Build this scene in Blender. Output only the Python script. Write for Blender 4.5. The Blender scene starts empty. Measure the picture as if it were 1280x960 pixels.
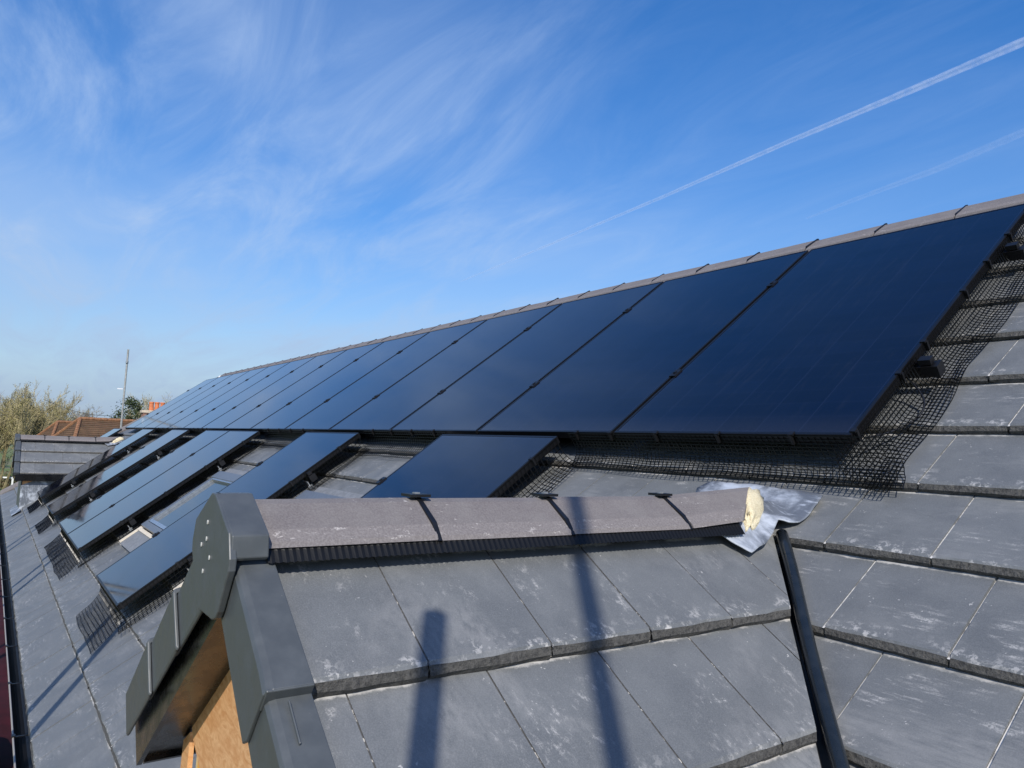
import bpy, bmesh, math, random
from mathutils import Vector, Matrix, Euler
from mathutils import noise as mnoise
random.seed(7)
S = bpy.context.scene
COL = S.collection
R = math.radians

# ------------------------------------------------------------------ camera
GZ = 4.0                                   # eye height above the lawn
cam = bpy.data.cameras.new('camera'); cam_o = bpy.data.objects.new('camera', cam); COL.objects.link(cam_o)
cam.sensor_fit = 'HORIZONTAL'; cam.sensor_width = 36.0
cam.lens = 912.85 / 1280 * 36.0
cam.clip_start = 0.02; cam.clip_end = 120000
cr = Vector((0.58015066, 0.81343653, 0.04178778)); cu = Vector((0.04716263, -0.08476647, 0.99528405)); cf = Vector((-0.8131426, 0.57544388, 0.08754113))
M = Matrix((cr, cu, -cf)).transposed().to_4x4(); M.translation = (0, 0, GZ)
cam_o.matrix_world = M
S.camera = cam_o

# ------------------------------------------------------------------ world, sun, exposure
SUN_EL = R(38.0)
sdir = Vector((0.85, -0.53, 0)).normalized() * math.cos(SUN_EL) + Vector((0, 0, math.sin(SUN_EL)))   # towards the sun
SUN_ROT = math.atan2(sdir.x, sdir.y)
W = bpy.data.worlds.new('World'); S.world = W; W.use_nodes = True
nt = W.node_tree; nt.nodes.clear()
def wn(t, **k):
    n = nt.nodes.new(t)
    for a, v in k.items(): setattr(n, a, v)
    return n
def wl(a, b): nt.links.new(a, b)
sky = wn('ShaderNodeTexSky', sky_type='NISHITA', sun_disc=False, sun_elevation=SUN_EL, sun_rotation=SUN_ROT, altitude=60, air_density=1.0, dust_density=0.6, ozone_density=2.2)
hs = wn('ShaderNodeHueSaturation'); hs.inputs['Saturation'].default_value = 1.46; hs.inputs['Hue'].default_value = 0.510; hs.inputs['Value'].default_value = 1.20
wl(sky.outputs['Color'], hs.inputs['Color'])
# thin cirrus on a high plane: direction / height
tc = wn('ShaderNodeTexCoord'); sep = wn('ShaderNodeSeparateXYZ'); wl(tc.outputs['Generated'], sep.inputs[0])
def wm(op, a, b=None, c=None, clamp=False):
    n = wn('ShaderNodeMath', operation=op, use_clamp=clamp)
    for i, v in enumerate((a, b, c)):
        if v is None: continue
        if isinstance(v, (int, float)): n.inputs[i].default_value = v
        else: wl(v, n.inputs[i])
    return n.outputs[0]
zz = wm('ADD', wm('MAXIMUM', sep.outputs['Z'], 0.0), 0.12)
px = wm('DIVIDE', sep.outputs['X'], zz); py = wm('DIVIDE', sep.outputs['Y'], zz)
cmb = wn('ShaderNodeCombineXYZ'); wl(px, cmb.inputs[0]); wl(py, cmb.inputs[1])
def cirrus(rot, sx, sy, scale, detail, rough, dist, lo, hi, off):
    mp = wn('ShaderNodeMapping'); mp.inputs['Rotation'].default_value = (0, 0, R(rot)); mp.inputs['Scale'].default_value = (sx, sy, 1); mp.inputs['Location'].default_value = off
    wl(cmb.outputs[0], mp.inputs[0])
    n = wn('ShaderNodeTexNoise'); n.inputs['Scale'].default_value = scale; n.inputs['Detail'].default_value = detail
    n.inputs['Roughness'].default_value = rough; n.inputs['Distortion'].default_value = dist
    wl(mp.outputs[0], n.inputs['Vector'])
    r = wn('ShaderNodeMapRange', interpolation_type='SMOOTHSTEP'); r.inputs['From Min'].default_value = lo; r.inputs['From Max'].default_value = hi
    wl(n.outputs['Fac'], r.inputs[0]); return r.outputs[0]
streak = cirrus(28, 0.50, 1.7, 2.1, 12, 0.64, 0.8, 0.36, 0.86, (3.1, 1.7, 0))
veil = cirrus(-10, 0.6, 0.9, 0.55, 4, 0.5, 0.4, 0.36, 0.66, (0.4, 5.2, 0))
side = wn('ShaderNodeMapRange', interpolation_type='SMOOTHSTEP'); side.inputs['From Min'].default_value = 0.60; side.inputs['From Max'].default_value = 0.98
dt = wm('ADD', wm('MULTIPLY', sep.outputs['X'], -0.96), wm('MULTIPLY', sep.outputs['Y'], 0.12)); wl(dt, side.inputs[0])
mask = wm('ADD', wm('MULTIPLY', side.outputs[0], 0.80), 0.20)
cf_ = wm('MULTIPLY', wm('ADD', wm('MULTIPLY', streak, 0.62), wm('MULTIPLY', veil, 0.46)), mask, clamp=True)
mix = wn('ShaderNodeMixRGB'); hz = wm('MULTIPLY', wm('POWER', wm('SUBTRACT', 1.0, wm('MAXIMUM', sep.outputs['Z'], 0.0), clamp=True), 4.5), 0.97)      # pale blue air low down, all round
hmx = wn('ShaderNodeMixRGB'); wl(hz, hmx.inputs[0]); wl(mix.outputs[0], hmx.inputs[1]); hmx.inputs[2].default_value = (2.35, 3.10, 4.25, 1)
wl(cf_, mix.inputs[0]); wl(hs.outputs[0], mix.inputs[1]); mix.inputs[2].default_value = (3.6, 4.7, 6.6, 1)
bg = wn('ShaderNodeBackground'); bg.inputs['Strength'].default_value = 0.145
wl(hmx.outputs[0], bg.inputs[0]); wo = wn('ShaderNodeOutputWorld'); wl(bg.outputs[0], wo.inputs[0])

sun = bpy.data.lights.new('sun', 'SUN'); sun.energy = 4.3; sun.angle = R(0.53); sun.color = (1.0, 0.95, 0.87)
sun_o = bpy.data.objects.new('sun', sun); COL.objects.link(sun_o)
sun_o.rotation_euler = sdir.to_track_quat('Z', 'Y').to_euler(); sun_o.location = (10, -8, 20)
vs = S.view_settings; vs.view_transform = 'Standard'; vs.look = 'None'; vs.gamma = 1.0; vs.exposure = 0.0; vs.use_curve_mapping = False
S.cycles.transparent_max_bounces = 24

# ------------------------------------------------------------------ materials
class Mat:
    def __init__(s, name):
        s.m = bpy.data.materials.new(name); s.m.use_nodes = True
        s.t = s.m.node_tree; s.b = s.t.nodes['Principled BSDF']
    def n(s, t, **k):
        n = s.t.nodes.new(t)
        for a, v in k.items(): setattr(n, a, v)
        return n
    def l(s, a, b): s.t.links.new(a, b)
    def set(s, **k):
        for a, v in k.items():
            i = s.b.inputs[a.replace('_', ' ')]
            if isinstance(v, (int, float, tuple)):
                if isinstance(v, tuple) and len(v) == 3: v = (*v, 1)
                i.default_value = v
            else: s.l(v, i)
    def math(s, op, a, b=None, clamp=False):
        n = s.n('ShaderNodeMath', operation=op, use_clamp=clamp)
        for i, v in enumerate((a, b)):
            if v is None: continue
            if isinstance(v, (int, float)): n.inputs[i].default_value = v
            else: s.l(v, n.inputs[i])
        return n.outputs[0]
    def pos(s, scale=(1, 1, 1), rot=(0, 0, 0), obj=False):
        mp = s.n('ShaderNodeMapping'); mp.inputs['Scale'].default_value = scale; mp.inputs['Rotation'].default_value = rot
        if obj: s.l(s.n('ShaderNodeTexCoord').outputs['Object'], mp.inputs[0])
        else: s.l(s.n('ShaderNodeNewGeometry').outputs['Position'], mp.inputs[0])
        return mp.outputs[0]
    def noise(s, vec, scale, detail=4, rough=0.55, dist=0.0):
        n = s.n('ShaderNodeTexNoise'); n.inputs['Scale'].default_value = scale; n.inputs['Detail'].default_value = detail
        n.inputs['Roughness'].default_value = rough; n.inputs['Distortion'].default_value = dist
        s.l(vec, n.inputs['Vector']); return n.outputs['Fac']
    def ramp(s, v, lo, hi, a=0.0, b=1.0, smooth=True):
        r = s.n('ShaderNodeMapRange', interpolation_type='SMOOTHSTEP' if smooth else 'LINEAR')
        for i, x in enumerate((lo, hi, a, b)): r.inputs[i + 1].default_value = x
        s.l(v, r.inputs[0]); return r.outputs[0]
    def mix(s, f, a, b, mode='MIX'):
        n = s.n('ShaderNodeMixRGB', blend_type=mode)
        for i, v in enumerate((f, a, b)):
            if isinstance(v, (int, float)): n.inputs[i].default_value = v
            elif isinstance(v, tuple): n.inputs[i].default_value = (*v, 1) if len(v) == 3 else v
            else: s.l(v, n.inputs[i])
        return n.outputs[0]
    def bump(s, h, strength=0.3, dist=0.01):
        b = s.n('ShaderNodeBump'); b.inputs['Strength'].default_value = strength; b.inputs['Distance'].default_value = dist
        s.l(h, b.inputs['Height']); s.l(b.outputs[0], s.b.inputs['Normal'])
    def island(s): return s.n('ShaderNodeNewGeometry').outputs['Random Per Island']

def simple(name, col, rough=0.5, metal=0.0, var=0.0, vs_=30, bump=0.0, spec=0.5):
    m = Mat(name); m.set(Roughness=rough, Metallic=metal, Specular_IOR_Level=spec)
    if var:
        v = m.pos(); n = m.noise(v, vs_, 5, 0.6)
        m.set(Base_Color=m.mix(m.ramp(n, 0.3, 0.7), tuple(c * (1 - var) for c in col), tuple(min(1, c * (1 + var)) for c in col)))
        if bump: m.bump(n, bump, 0.004)
    else: m.set(Base_Color=col)
    return m.m

def slate_mat(name, tone, scuff_hi):
    m = Mat(name)
    v = m.pos()
    isl = m.island()
    base = m.mix(isl, tuple(c * 0.80 for c in tone), tuple(c * 1.13 for c in tone))
    soft = m.noise(v, 9, 5, 0.6)
    base = m.mix(m.ramp(soft, 0.3, 0.72, 0, 0.5), base, tuple(c * 1.45 for c in tone))
    fine = m.noise(v, 420, 2, 0.6)
    base = m.mix(m.ramp(fine, 0.35, 0.7, 0, 0.42), base, (0.21, 0.215, 0.22))
    # dry mortar scuffs: streaky, patchy, broken up by fine noise
    patch = m.noise(v, 6.5, 4, 0.6, 0.3)
    def strokes(rot, sc_, k):
        st = m.n('ShaderNodeMapping'); st.inputs['Scale'].default_value = sc_; st.inputs['Rotation'].default_value = rot; m.l(v, st.inputs[0])
        return m.noise(st.outputs[0], k, 5, 0.66, 0.25)
    s1, s2 = strokes((0.2, 0.5, 0.55), (0.35, 2.4, 2.4), 34), strokes((0.5, -0.2, -0.7), (0.45, 2.0, 2.0), 30)
    streak = m.mix(m.ramp(m.noise(v, 4.2, 2, 0.5), 0.44, 0.56), s1, s2)
    grit = m.ramp(m.noise(v, 210, 4, 0.7), 0.34, 0.60, 0.1, 1.0)
    sc = m.math('MULTIPLY', m.math('MULTIPLY', m.ramp(patch, 0.49, 0.68), m.ramp(streak, 0.48, 0.69, 0, 0.85)), grit)
    st2 = m.n('ShaderNodeMapping'); st2.inputs['Scale'].default_value = (1, 9, 9); st2.inputs['Rotation'].default_value = (0.3, 0.1, -0.6); m.l(v, st2.inputs[0])
    scratch = m.ramp(m.noise(st2.outputs[0], 26, 3, 0.6, 0.3), 0.70, 0.76)
    film = m.ramp(m.noise(v, 3.1, 4, 0.6, 0.8), 0.44, 0.76, 0, 0.22)
    sc = m.math('MAXIMUM', sc, m.math('MULTIPLY', scratch, 0.6))
    sc = m.math('MAXIMUM', sc, m.math('MULTIPLY', film, m.ramp(streak, 0.3, 0.6)))
    # crumbs gathered in spots
    crumbs = m.math('MULTIPLY', m.ramp(m.noise(v, 120, 2, 0.5), 0.68, 0.72), m.ramp(m.noise(v, 14, 2, 0.5), 0.55, 0.66))
    sc = m.math('MAXIMUM', sc, m.math('MULTIPLY', crumbs, 0.8), True)
    uv = m.n('ShaderNodeUVMap', uv_map='tile'); us = m.n('ShaderNodeSeparateXYZ'); m.l(uv.outputs[0], us.inputs[0])
    n3 = m.noise(v, 55, 5, 0.7); n4 = m.noise(v, 8, 3, 0.6)
    foot = m.math('MULTIPLY', m.ramp(m.math('ADD', us.outputs[1], m.math('MULTIPLY', n3, 0.022)), 0.292, 0.300), m.ramp(n4, 0.40, 0.60))        # mortar dust lying against the next butt
    low = m.math('MULTIPLY', m.ramp(us.outputs[1], 0.075, 0.0), m.math('MULTIPLY', m.ramp(n3, 0.50, 0.62), m.ramp(n4, 0.42, 0.60)))             # crumbs near the lower edge
    sc = m.math('MAXIMUM', sc, m.math('MAXIMUM', foot, low), True)
    sc = m.math('MULTIPLY', sc, scuff_hi, True)
    m.set(Base_Color=m.mix(sc, base, (0.47, 0.455, 0.43)), Roughness=m.ramp(soft, 0.3, 0.7, 0.50, 0.66), Specular_IOR_Level=0.45)
    m.bump(m.math('ADD', m.math('MULTIPLY', fine, 0.35), m.noise(v, 60, 5, 0.6)), 0.22, 0.003)
    return m.m

SLATE = slate_mat('slate_grey', (0.111, 0.117, 0.119), 1.0)
mb = Mat('broken_edge'); v = mb.pos(); e1 = mb.noise(v, 90, 6, 0.7)
mb.set(Base_Color=mb.mix(mb.ramp(e1, 0.62, 0.78), mb.mix(mb.ramp(e1, 0.3, 0.6), (0.042, 0.041, 0.039), (0.115, 0.11, 0.10)), (0.30, 0.28, 0.25)), Roughness=0.9)
mb.bump(e1, 1.0, 0.012); BUTT = mb.m
mb = Mat('joint_dust'); v = mb.pos(); e1 = mb.noise(v, 40, 4, 0.6)
mb.set(Base_Color=mb.mix(mb.ramp(e1, 0.34, 0.56), (0.16, 0.155, 0.15), (0.62, 0.59, 0.54)), Roughness=0.9); DUST = mb.m
mb = Mat('joint_dark'); v = mb.pos(); e1 = mb.noise(v, 75, 4, 0.6)
mb.set(Base_Color=mb.mix(mb.ramp(e1, 0.54, 0.66), (0.075, 0.074, 0.072), (0.5, 0.47, 0.42)), Roughness=0.9); DUSTD = mb.m

m = Mat('ridge_concrete'); v = m.pos(); g = m.noise(v, 260, 3, 0.6); g2 = m.noise(v, 12, 4, 0.6); big = m.noise(m.pos((1, 1, 6)), 45, 5, 0.7, 0.8)
base = m.mix(m.ramp(g, 0.3, 0.7), (0.130, 0.113, 0.110), (0.190, 0.170, 0.163))
base = m.mix(m.ramp(g2, 0.3, 0.75, 0, 0.4), base, (0.23, 0.215, 0.20))
base = m.mix(m.math('MULTIPLY', m.ramp(big, 0.60, 0.74), m.ramp(m.noise(v, 7, 2), 0.46, 0.6)), base, (0.55, 0.52, 0.48))
m.set(Base_Color=base, Roughness=0.8); m.bump(g, 0.25, 0.003); RIDGE = m.m
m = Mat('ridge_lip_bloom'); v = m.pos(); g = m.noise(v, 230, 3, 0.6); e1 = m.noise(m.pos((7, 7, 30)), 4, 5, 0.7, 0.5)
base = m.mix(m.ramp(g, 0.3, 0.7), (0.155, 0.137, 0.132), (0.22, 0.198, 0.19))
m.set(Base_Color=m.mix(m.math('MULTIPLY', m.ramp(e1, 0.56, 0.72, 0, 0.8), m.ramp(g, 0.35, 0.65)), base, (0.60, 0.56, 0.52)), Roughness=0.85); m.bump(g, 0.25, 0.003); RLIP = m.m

m = Mat('panel_glass'); v = m.pos(obj=True)
sp = m.n('ShaderNodeSeparateXYZ'); m.l(v, sp.inputs[0])
cx = m.math('DIVIDE', m.math('SUBTRACT', sp.outputs[0], 0.02), 0.1667); cy = m.math('DIVIDE', m.math('SUBTRACT', sp.outputs[1], 0.02), 0.0868)
cb = m.n('ShaderNodeCombineXYZ'); m.l(m.math('FLOOR', cx), cb.inputs[0]); m.l(m.math('FLOOR', cy), cb.inputs[1])
oi = m.n('ShaderNodeObjectInfo'); m.l(oi.outputs['Random'], cb.inputs[2])
wnz = m.n('ShaderNodeTexWhiteNoise', noise_dimensions='3D'); m.l(cb.outputs[0], wnz.inputs['Vector'])
cell = m.mix(wnz.outputs['Value'], (0.0008, 0.0016, 0.0075), (0.0013, 0.0030, 0.0125))
fx = m.math('ABSOLUTE', m.math('SUBTRACT', m.math('FRACT', cx), 0.5)); fy = m.math('ABSOLUTE', m.math('SUBTRACT', m.math('FRACT', cy), 0.5))
gap = m.math('MAXIMUM', m.ramp(fx, 0.490, 0.496), m.math('MULTIPLY', m.ramp(fy, 0.484, 0.492), 0.5))
cell = m.mix(m.math('MULTIPLY', gap, 0.8), cell, (0.012, 0.017, 0.040))
wp = m.pos(); sm = m.noise(wp, 3.0, 5, 0.6, 0.8); run = m.noise(m.pos((9, 1.1, 1), obj=True), 3.2, 5, 0.65, 0.2); dust = m.ramp(m.noise(wp, 260, 2, 0.5), 0.76, 0.80)
cell = m.mix(m.math('MULTIPLY', dust, 0.25), cell, (0.3, 0.3, 0.3))
foot = m.math('MULTIPLY', m.ramp(sp.outputs[1], 0.16, 0.0), 0.030)
cell = m.mix(m.math('ADD', foot, m.math('MULTIPLY', m.math('MULTIPLY', m.ramp(run, 0.48, 0.75), m.ramp(sm, 0.35, 0.65)), 0.018)), cell, (0.34, 0.33, 0.31))
m.set(Base_Color=cell, Roughness=m.ramp(sm, 0.3, 0.7, 0.03, 0.075), IOR=1.62, Specular_IOR_Level=0.5)
GLASS = m.m
FRAME = simple('black_anodised', (0.004, 0.004, 0.005), 0.42, 0.0, 0.2, 60)
BLACK = simple('black_plastic', (0.006, 0.006, 0.007), 0.45, 0.0, 0.3, 50)
COMB = simple('black_vent_comb', (0.004, 0.004, 0.004), 0.5, spec=0.35)
NETM = simple('black_net_plastic', (0.002, 0.002, 0.002), 0.28, spec=0.25)
GALV = simple('galvanised_steel', (0.42, 0.42, 0.40), 0.45, 0.7, 0.2, 40)
ALU = simple('mill_aluminium', (0.62, 0.62, 0.60), 0.38, 0.9, 0.15, 40)
def upvc(name, col, rough):
    m = Mat(name); v = m.pos(); n1 = m.noise(v, 22, 5, 0.6); st = m.noise(m.pos((1, 1, 0.15), (0.3, 0.5, 0)), 130, 3, 0.7)
    base = m.mix(m.ramp(n1, 0.35, 0.75, 0, 0.35), col, tuple(c * 1.5 + 0.01 for c in col))
    base = m.mix(m.ramp(st, 0.70, 0.78, 0, 0.35), base, (0.3, 0.3, 0.29))
    m.set(Base_Color=base, Roughness=m.ramp(n1, 0.3, 0.7, rough, rough + 0.14)); m.bump(m.noise(v, 14, 2), 0.06, 0.01)
    return m.m
VERGE = upvc('grey_upvc', (0.070, 0.077, 0.081), 0.36)
GLOSSB = upvc('gloss_black_upvc', (0.008, 0.0075, 0.007), 0.20)
def rag(name, lo, hi, sx):
    m = Mat(name); v = m.pos(sx); g = m.noise(v, 18, 7, 0.65, 1.4)
    m.set(Base_Color=m.mix(m.ramp(g, 0.3, 0.72), lo, hi), Roughness=0.65); m.bump(g, 0.2, 0.003); return m.m
PLY = rag('plywood', (0.60, 0.275, 0.10), (0.82, 0.48, 0.23), (1, 1, 2.5))
TIMBER = rag('pine_timber', (0.58, 0.40, 0.17), (0.75, 0.58, 0.28), (1, 1, 0.2))
m = Mat('lead_sheet'); v = m.pos(); a1 = m.noise(v, 7, 5, 0.6, 0.2); a2 = m.noise(m.pos((1, 5, 1), (0, 0, 0.75)), 16, 6, 0.7, 0.2)
pat = m.math('MAXIMUM', m.ramp(a1, 0.46, 0.70), m.math('MULTIPLY', m.ramp(a2, 0.52, 0.7), 0.75))
m.set(Base_Color=m.mix(pat, (0.13, 0.145, 0.17), (0.50, 0.54, 0.60)), Metallic=0.08, Roughness=m.ramp(a1, 0.3, 0.7, 0.40, 0.6)); m.bump(a2, 0.15, 0.006); LEAD = m.m
m = Mat('sand_mortar'); v = m.pos(); g = m.noise(v, 160, 5, 0.7)
m.set(Base_Color=m.mix(m.ramp(g, 0.3, 0.7), (0.62, 0.52, 0.32), (0.84, 0.76, 0.54)), Roughness=0.95); m.bump(g, 0.8, 0.006); MORTAR = m.m
PIPE = upvc('black_pipe', (0.012, 0.016, 0.020), 0.22)
DECK = simple('roof_underlay', (0.02, 0.02, 0.02), 0.9)
SHEET = simple('maroon_sheet', (0.040, 0.002, 0.006), 0.7, 0, 0.35, 6, 0.3)

# ------------------------------------------------------------------ mesh helpers
def link(o, parent=None):
    COL.objects.link(o)
    if parent is not None: o.parent = parent
    return o
class MB:
    def __init__(s): s.v = []; s.f = []; s.mi = []; s.mats = []
    def mat(s, m):
        if m not in s.mats: s.mats.append(m)
        return s.mats.index(m)
    def face(s, pts, m):
        i = len(s.v); s.v += [tuple(p) for p in pts]; s.f.append(tuple(range(i, i + len(pts)))); s.mi.append(s.mat(m))
    def grid(s, rows, m, close=False):
        i = len(s.v); n = len(rows[0]); k = s.mat(m)
        for r in rows: s.v += [tuple(p) for p in r]
        for a in range(len(rows) - 1):
            for b in range(n if close else n - 1):
                c = (b + 1) % n
                s.f.append((i + a * n + b, i + a * n + c, i + (a + 1) * n + c, i + (a + 1) * n + b)); s.mi.append(k)
    def box(s, c, e, m, T=None):
        cx, cy, cz = c; ex, ey, ez = (x / 2 for x in e)
        P = [Vector((cx + dx * ex, cy + dy * ey, cz + dz * ez)) for dz in (-1, 1) for dx, dy in ((-1, -1), (1, -1), (1, 1), (-1, 1))]
        if T: P = [T(p) for p in P]
        i = len(s.v); s.v += [tuple(p) for p in P]; k = s.mat(m)
        for q in ((3, 2, 1, 0), (4, 5, 6, 7), (0, 1, 5, 4), (1, 2, 6, 5), (2, 3, 7, 6), (3, 0, 4, 7)):
            s.f.append(tuple(i + a for a in q)); s.mi.append(k)
    def tube(s, pts, rad, m, n=8, caps=True):
        pts = [Vector(p) for p in pts]; rings = []
        for j, p in enumerate(pts):
            d = (pts[min(j + 1, len(pts) - 1)] - pts[max(j - 1, 0)]).normalized()
            u_ = d.orthogonal().normalized() if abs(d.z) > 0.95 else Vector((0, 0, 1)).cross(d).normalized()
            w_ = d.cross(u_); r_ = rad[j] if isinstance(rad, (list, tuple)) else rad
            rings.append([p + (u_ * math.cos(2 * math.pi * q / n) + w_ * math.sin(2 * math.pi * q / n)) * r_ for q in range(n)])
        i = len(s.v); s.grid(rings, m, True)
        if caps:
            k = s.mat(m)
            s.f.append(tuple(i + q for q in reversed(range(n)))); s.mi.append(k)
            b = i + (len(pts) - 1) * n; s.f.append(tuple(b + q for q in range(n))); s.mi.append(k)
    def prism(s, poly, d, m):
        """closed polygon (list of Vector) extruded by vector d"""
        d = Vector(d); a = [Vector(p) for p in poly]; b = [p + d for p in a]; n = len(a)
        s.face(list(reversed(a)), m); s.face(b, m)
        for i in range(n): s.face([a[i], a[(i + 1) % n], b[(i + 1) % n], b[i]], m)
    def mesh(s, name, smooth=False, merge=False):
        me = bpy.data.meshes.new(name); me.from_pydata(s.v, [], s.f)
        for m_ in s.mats: me.materials.append(m_)
        me.polygons.foreach_set('material_index', s.mi)
        if merge:
            bm = bmesh.new(); bm.from_mesh(me); bmesh.ops.remove_doubles(bm, verts=bm.verts, dist=1e-5)
            bmesh.ops.recalc_face_normals(bm, faces=bm.faces); bm.to_mesh(me); bm.free()
        if smooth: me.polygons.foreach_set('use_smooth', [True] * len(me.polygons))
        me.update(); return me
    def obj(s, name, parent=None, smooth=False, merge=False, **props):
        o = bpy.data.objects.new(name, s.mesh(name, smooth, merge)); link(o, parent)
        for k, v_ in props.items(): o[k] = v_
        return o
def tag(o, label, cat, group=None):
    o['label'] = label; o['category'] = cat
    if group: o['group'] = group
    return o
def empty(name, loc, rot=(0, 0, 0)):
    o = bpy.data.objects.new(name, None); o.empty_display_size = 0.2; o.location = loc; o.rotation_euler = rot; return link(o)

# ------------------------------------------------------------------ roof geometry
A = 0.6407780768635062; CA, SA = math.cos(A), math.sin(A)
P0 = Vector((0, 2.13247, 0.08338 + GZ)); UP = Vector((0, CA, SA)); NN = Vector((0, -SA, CA))
def MP(x, s, n=0.0): return P0 + Vector((x, 0, 0)) + UP * s + NN * n      # main slope: along ridge, up slope, off the panel glass plane
TREF = -0.13                                                            # tile reference plane below the glass
S_RIDGE = 2.02; S_EAVE = -2.425
GAUGE = 0.2923; TW = 0.283
XR, ZR = -1.41, -0.154 + GZ                                             # near gable: ridge line of its tile plane
A2 = R(33.8); CA2, SA2 = math.cos(A2), math.sin(A2)
def DP(y, d, n, side=1, xr=XR, zr=ZR):
    c, s_ = (CA, SA) if side == 1 else (CA2, SA2)
    return Vector((xr + side * (d * c + n * s_), y, zr - d * s_ + n * c))

# tile prototypes (local: x across, y up slope, z off the surface)
def tile_mesh(name, seed, width, length, lip, simple_=False, notch=1.0):
    rnd = random.Random(seed); b = MB(); nx = 2 if simple_ else 7
    x0, x1 = (0.0055 if lip is DUST else 0.0032), width - 0.0006
    xs = [x0 + (x1 - x0) * i / (nx - 1) for i in range(nx)]
    j = [rnd.uniform(-0.0022, 0.0022) * notch for _ in xs]; k = [rnd.uniform(-0.003, 0.003) * notch for _ in xs]; q = [rnd.uniform(-0.002, 0.0015) * notch for _ in xs]
    if simple_: j = k = q = [0, 0]
    T = 0.030
    b.grid([[(x, 0.004 + k[i], -T) for i, x in enumerate(xs)], [(x, -0.001 + j[i], -0.016) for i, x in enumerate(xs)], [(x, 0.010 + q[i], -0.004) for i, x in enumerate(xs)]], BUTT)
    b.grid([[(x, 0.010 + q[i], -0.004) for i, x in enumerate(xs)], [(x, 0.017 - q[i], 0) for i, x in enumerate(xs)], [(x, length, 0) for x in xs]], SLATE)
    for x, sgn in ((x0, 1), (x1, -1)):
        i = 0 if sgn == 1 else -1
        pts = [(x, 0.004 + k[i], -T), (x, 0.010 + q[i], -0.004), (x, 0.017 - q[i], 0), (x, length, 0), (x, length, -T)]
        b.face(pts if sgn == 1 else list(reversed(pts)), BUTT if sgn == 1 else SLATE)
    zl = (-0.0035 if lip is DUST else -0.0016) + rnd.uniform(-0.0015, 0.001)
    b.face([(0, 0.006, zl), (x0, 0.006, zl), (x0, length, zl), (0, length, zl)], lip)
    b.face([(0, 0.006, -T), (x0, 0.006, -T), (x0, 0.006, zl), (0, 0.006, zl)], BUTT)
    me = b.mesh(name, merge=True)
    ul = me.uv_layers.new(name='tile')
    for lp in me.loops: ul.data[lp.index].uv = me.vertices[lp.vertex_index].co.xy
    return me
TILT = math.atan2(0.0305, GAUGE)
def tile_matrix(origin, ex, es, en):
    c, s_ = math.cos(TILT), math.sin(TILT)
    y = es * c - en * s_; z = en * c + es * s_
    Mx = Matrix((ex, y, z)).transposed().to_4x4(); Mx.translation = origin; return Mx
NT = 6
MAIN_T = [tile_mesh('roof_tile', i, TW, GAUGE + 0.045, DUST) for i in range(NT)]
MAIN_S = tile_mesh('roof_tile_plain', 77, TW, GAUGE + 0.03, DUST, True)
DTW = 0.265; DG = 0.2875
DORM_T = [tile_mesh('slope_tile', 20 + i, DTW, DG + 0.045, DUSTD) for i in range(NT)]
DORM_S = tile_mesh('slope_tile_plain', 78, DTW, DG + 0.03, DUSTD, True)

def clip_mesh(me, Mw, co, no):
    """part of a tile on the side of a world plane that no points away from"""
    bm = bmesh.new(); bm.from_mesh(me); bm.transform(Mw)
    g = bm.verts[:] + bm.edges[:] + bm.faces[:]
    r_ = bmesh.ops.bisect_plane(bm, geom=g, plane_co=co, plane_no=no, clear_outer=True)
    bmesh.ops.holes_fill(bm, edges=[e for e in bm.edges if e.is_boundary], sides=12)
    bm.transform(Mw.inverted())
    out = bpy.data.meshes.new(me.name); bm.to_mesh(out); bm.free()
    for mt in me.materials: out.materials.append(mt)
    return out

# ------------------------------------------------------------------ ground
N = 40; ext = 3000.0
def gl(i): t = (i / N * 2 - 1); return math.copysign(abs(t) ** 3, t) * ext
m = Mat('lawn'); v = m.pos(); g = m.noise(v, 3, 6, 0.7); g2 = m.noise(v, 0.35, 4, 0.6)
m.set(Base_Color=m.mix(m.ramp(g2, 0.4, 0.65), m.mix(m.ramp(g, 0.3, 0.7), (0.07, 0.12, 0.02), (0.16, 0.21, 0.045)), (0.17, 0.16, 0.08)), Roughness=0.9); m.bump(g, 0.6, 0.05); LAWN = m.m
bm_ = MB(); bm_.grid([[(gl(i), gl(j), 0.0) for i in range(N + 1)] for j in range(N + 1)], LAWN)
bm_.obj('ground', kind='structure')

# ------------------------------------------------------------------ house
X_END, X_NEAR = -15.50, 3.0
house = empty('house', (-7, 4, 0)); tag(house, 'long house roofed in grey slate tiles with projecting gables and a grey brown ridge', 'house')
hp = Matrix.Translation((-7, 4, 0)).inverted()
def hchild(o):
    o.parent = house; o.matrix_parent_inverse = hp; return o
def hobj(b, name, **k):
    o = b.obj(name, **k); return hchild(o)
HIPK = CA     # plan distance per slope metre
def hip_x(s): return X_END - (S_RIDGE - s) * CA
# deck under the tiles, back slope, hip end
b = MB(); nD = TREF - 0.035
fl, fr = MP(hip_x(S_EAVE), S_EAVE, nD), MP(X_NEAR, S_EAVE, nD); rl, rr_ = MP(X_END, S_RIDGE, nD), MP(X_NEAR, S_RIDGE, nD)
b.face([fl, fr, rr_, rl], DECK)
depth = 2 * (rl.y - fl.y); bl, br = fl + Vector((0, depth, 0)), fr + Vector((0, depth, 0))
hobj(b, 'roof_deck')
b = MB(); lift = Vector((0, 0.01, 0.03))
b.face([rl + lift, rr_ + lift, br + lift, bl + lift], SLATE); b.face([fl + Vector((-0.04, 0, 0.03)), rl + Vector((-0.04, 0, 0.03)), bl + Vector((-0.04, 0, 0.03))], SLATE)
hobj(b, 'back_roof')
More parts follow.
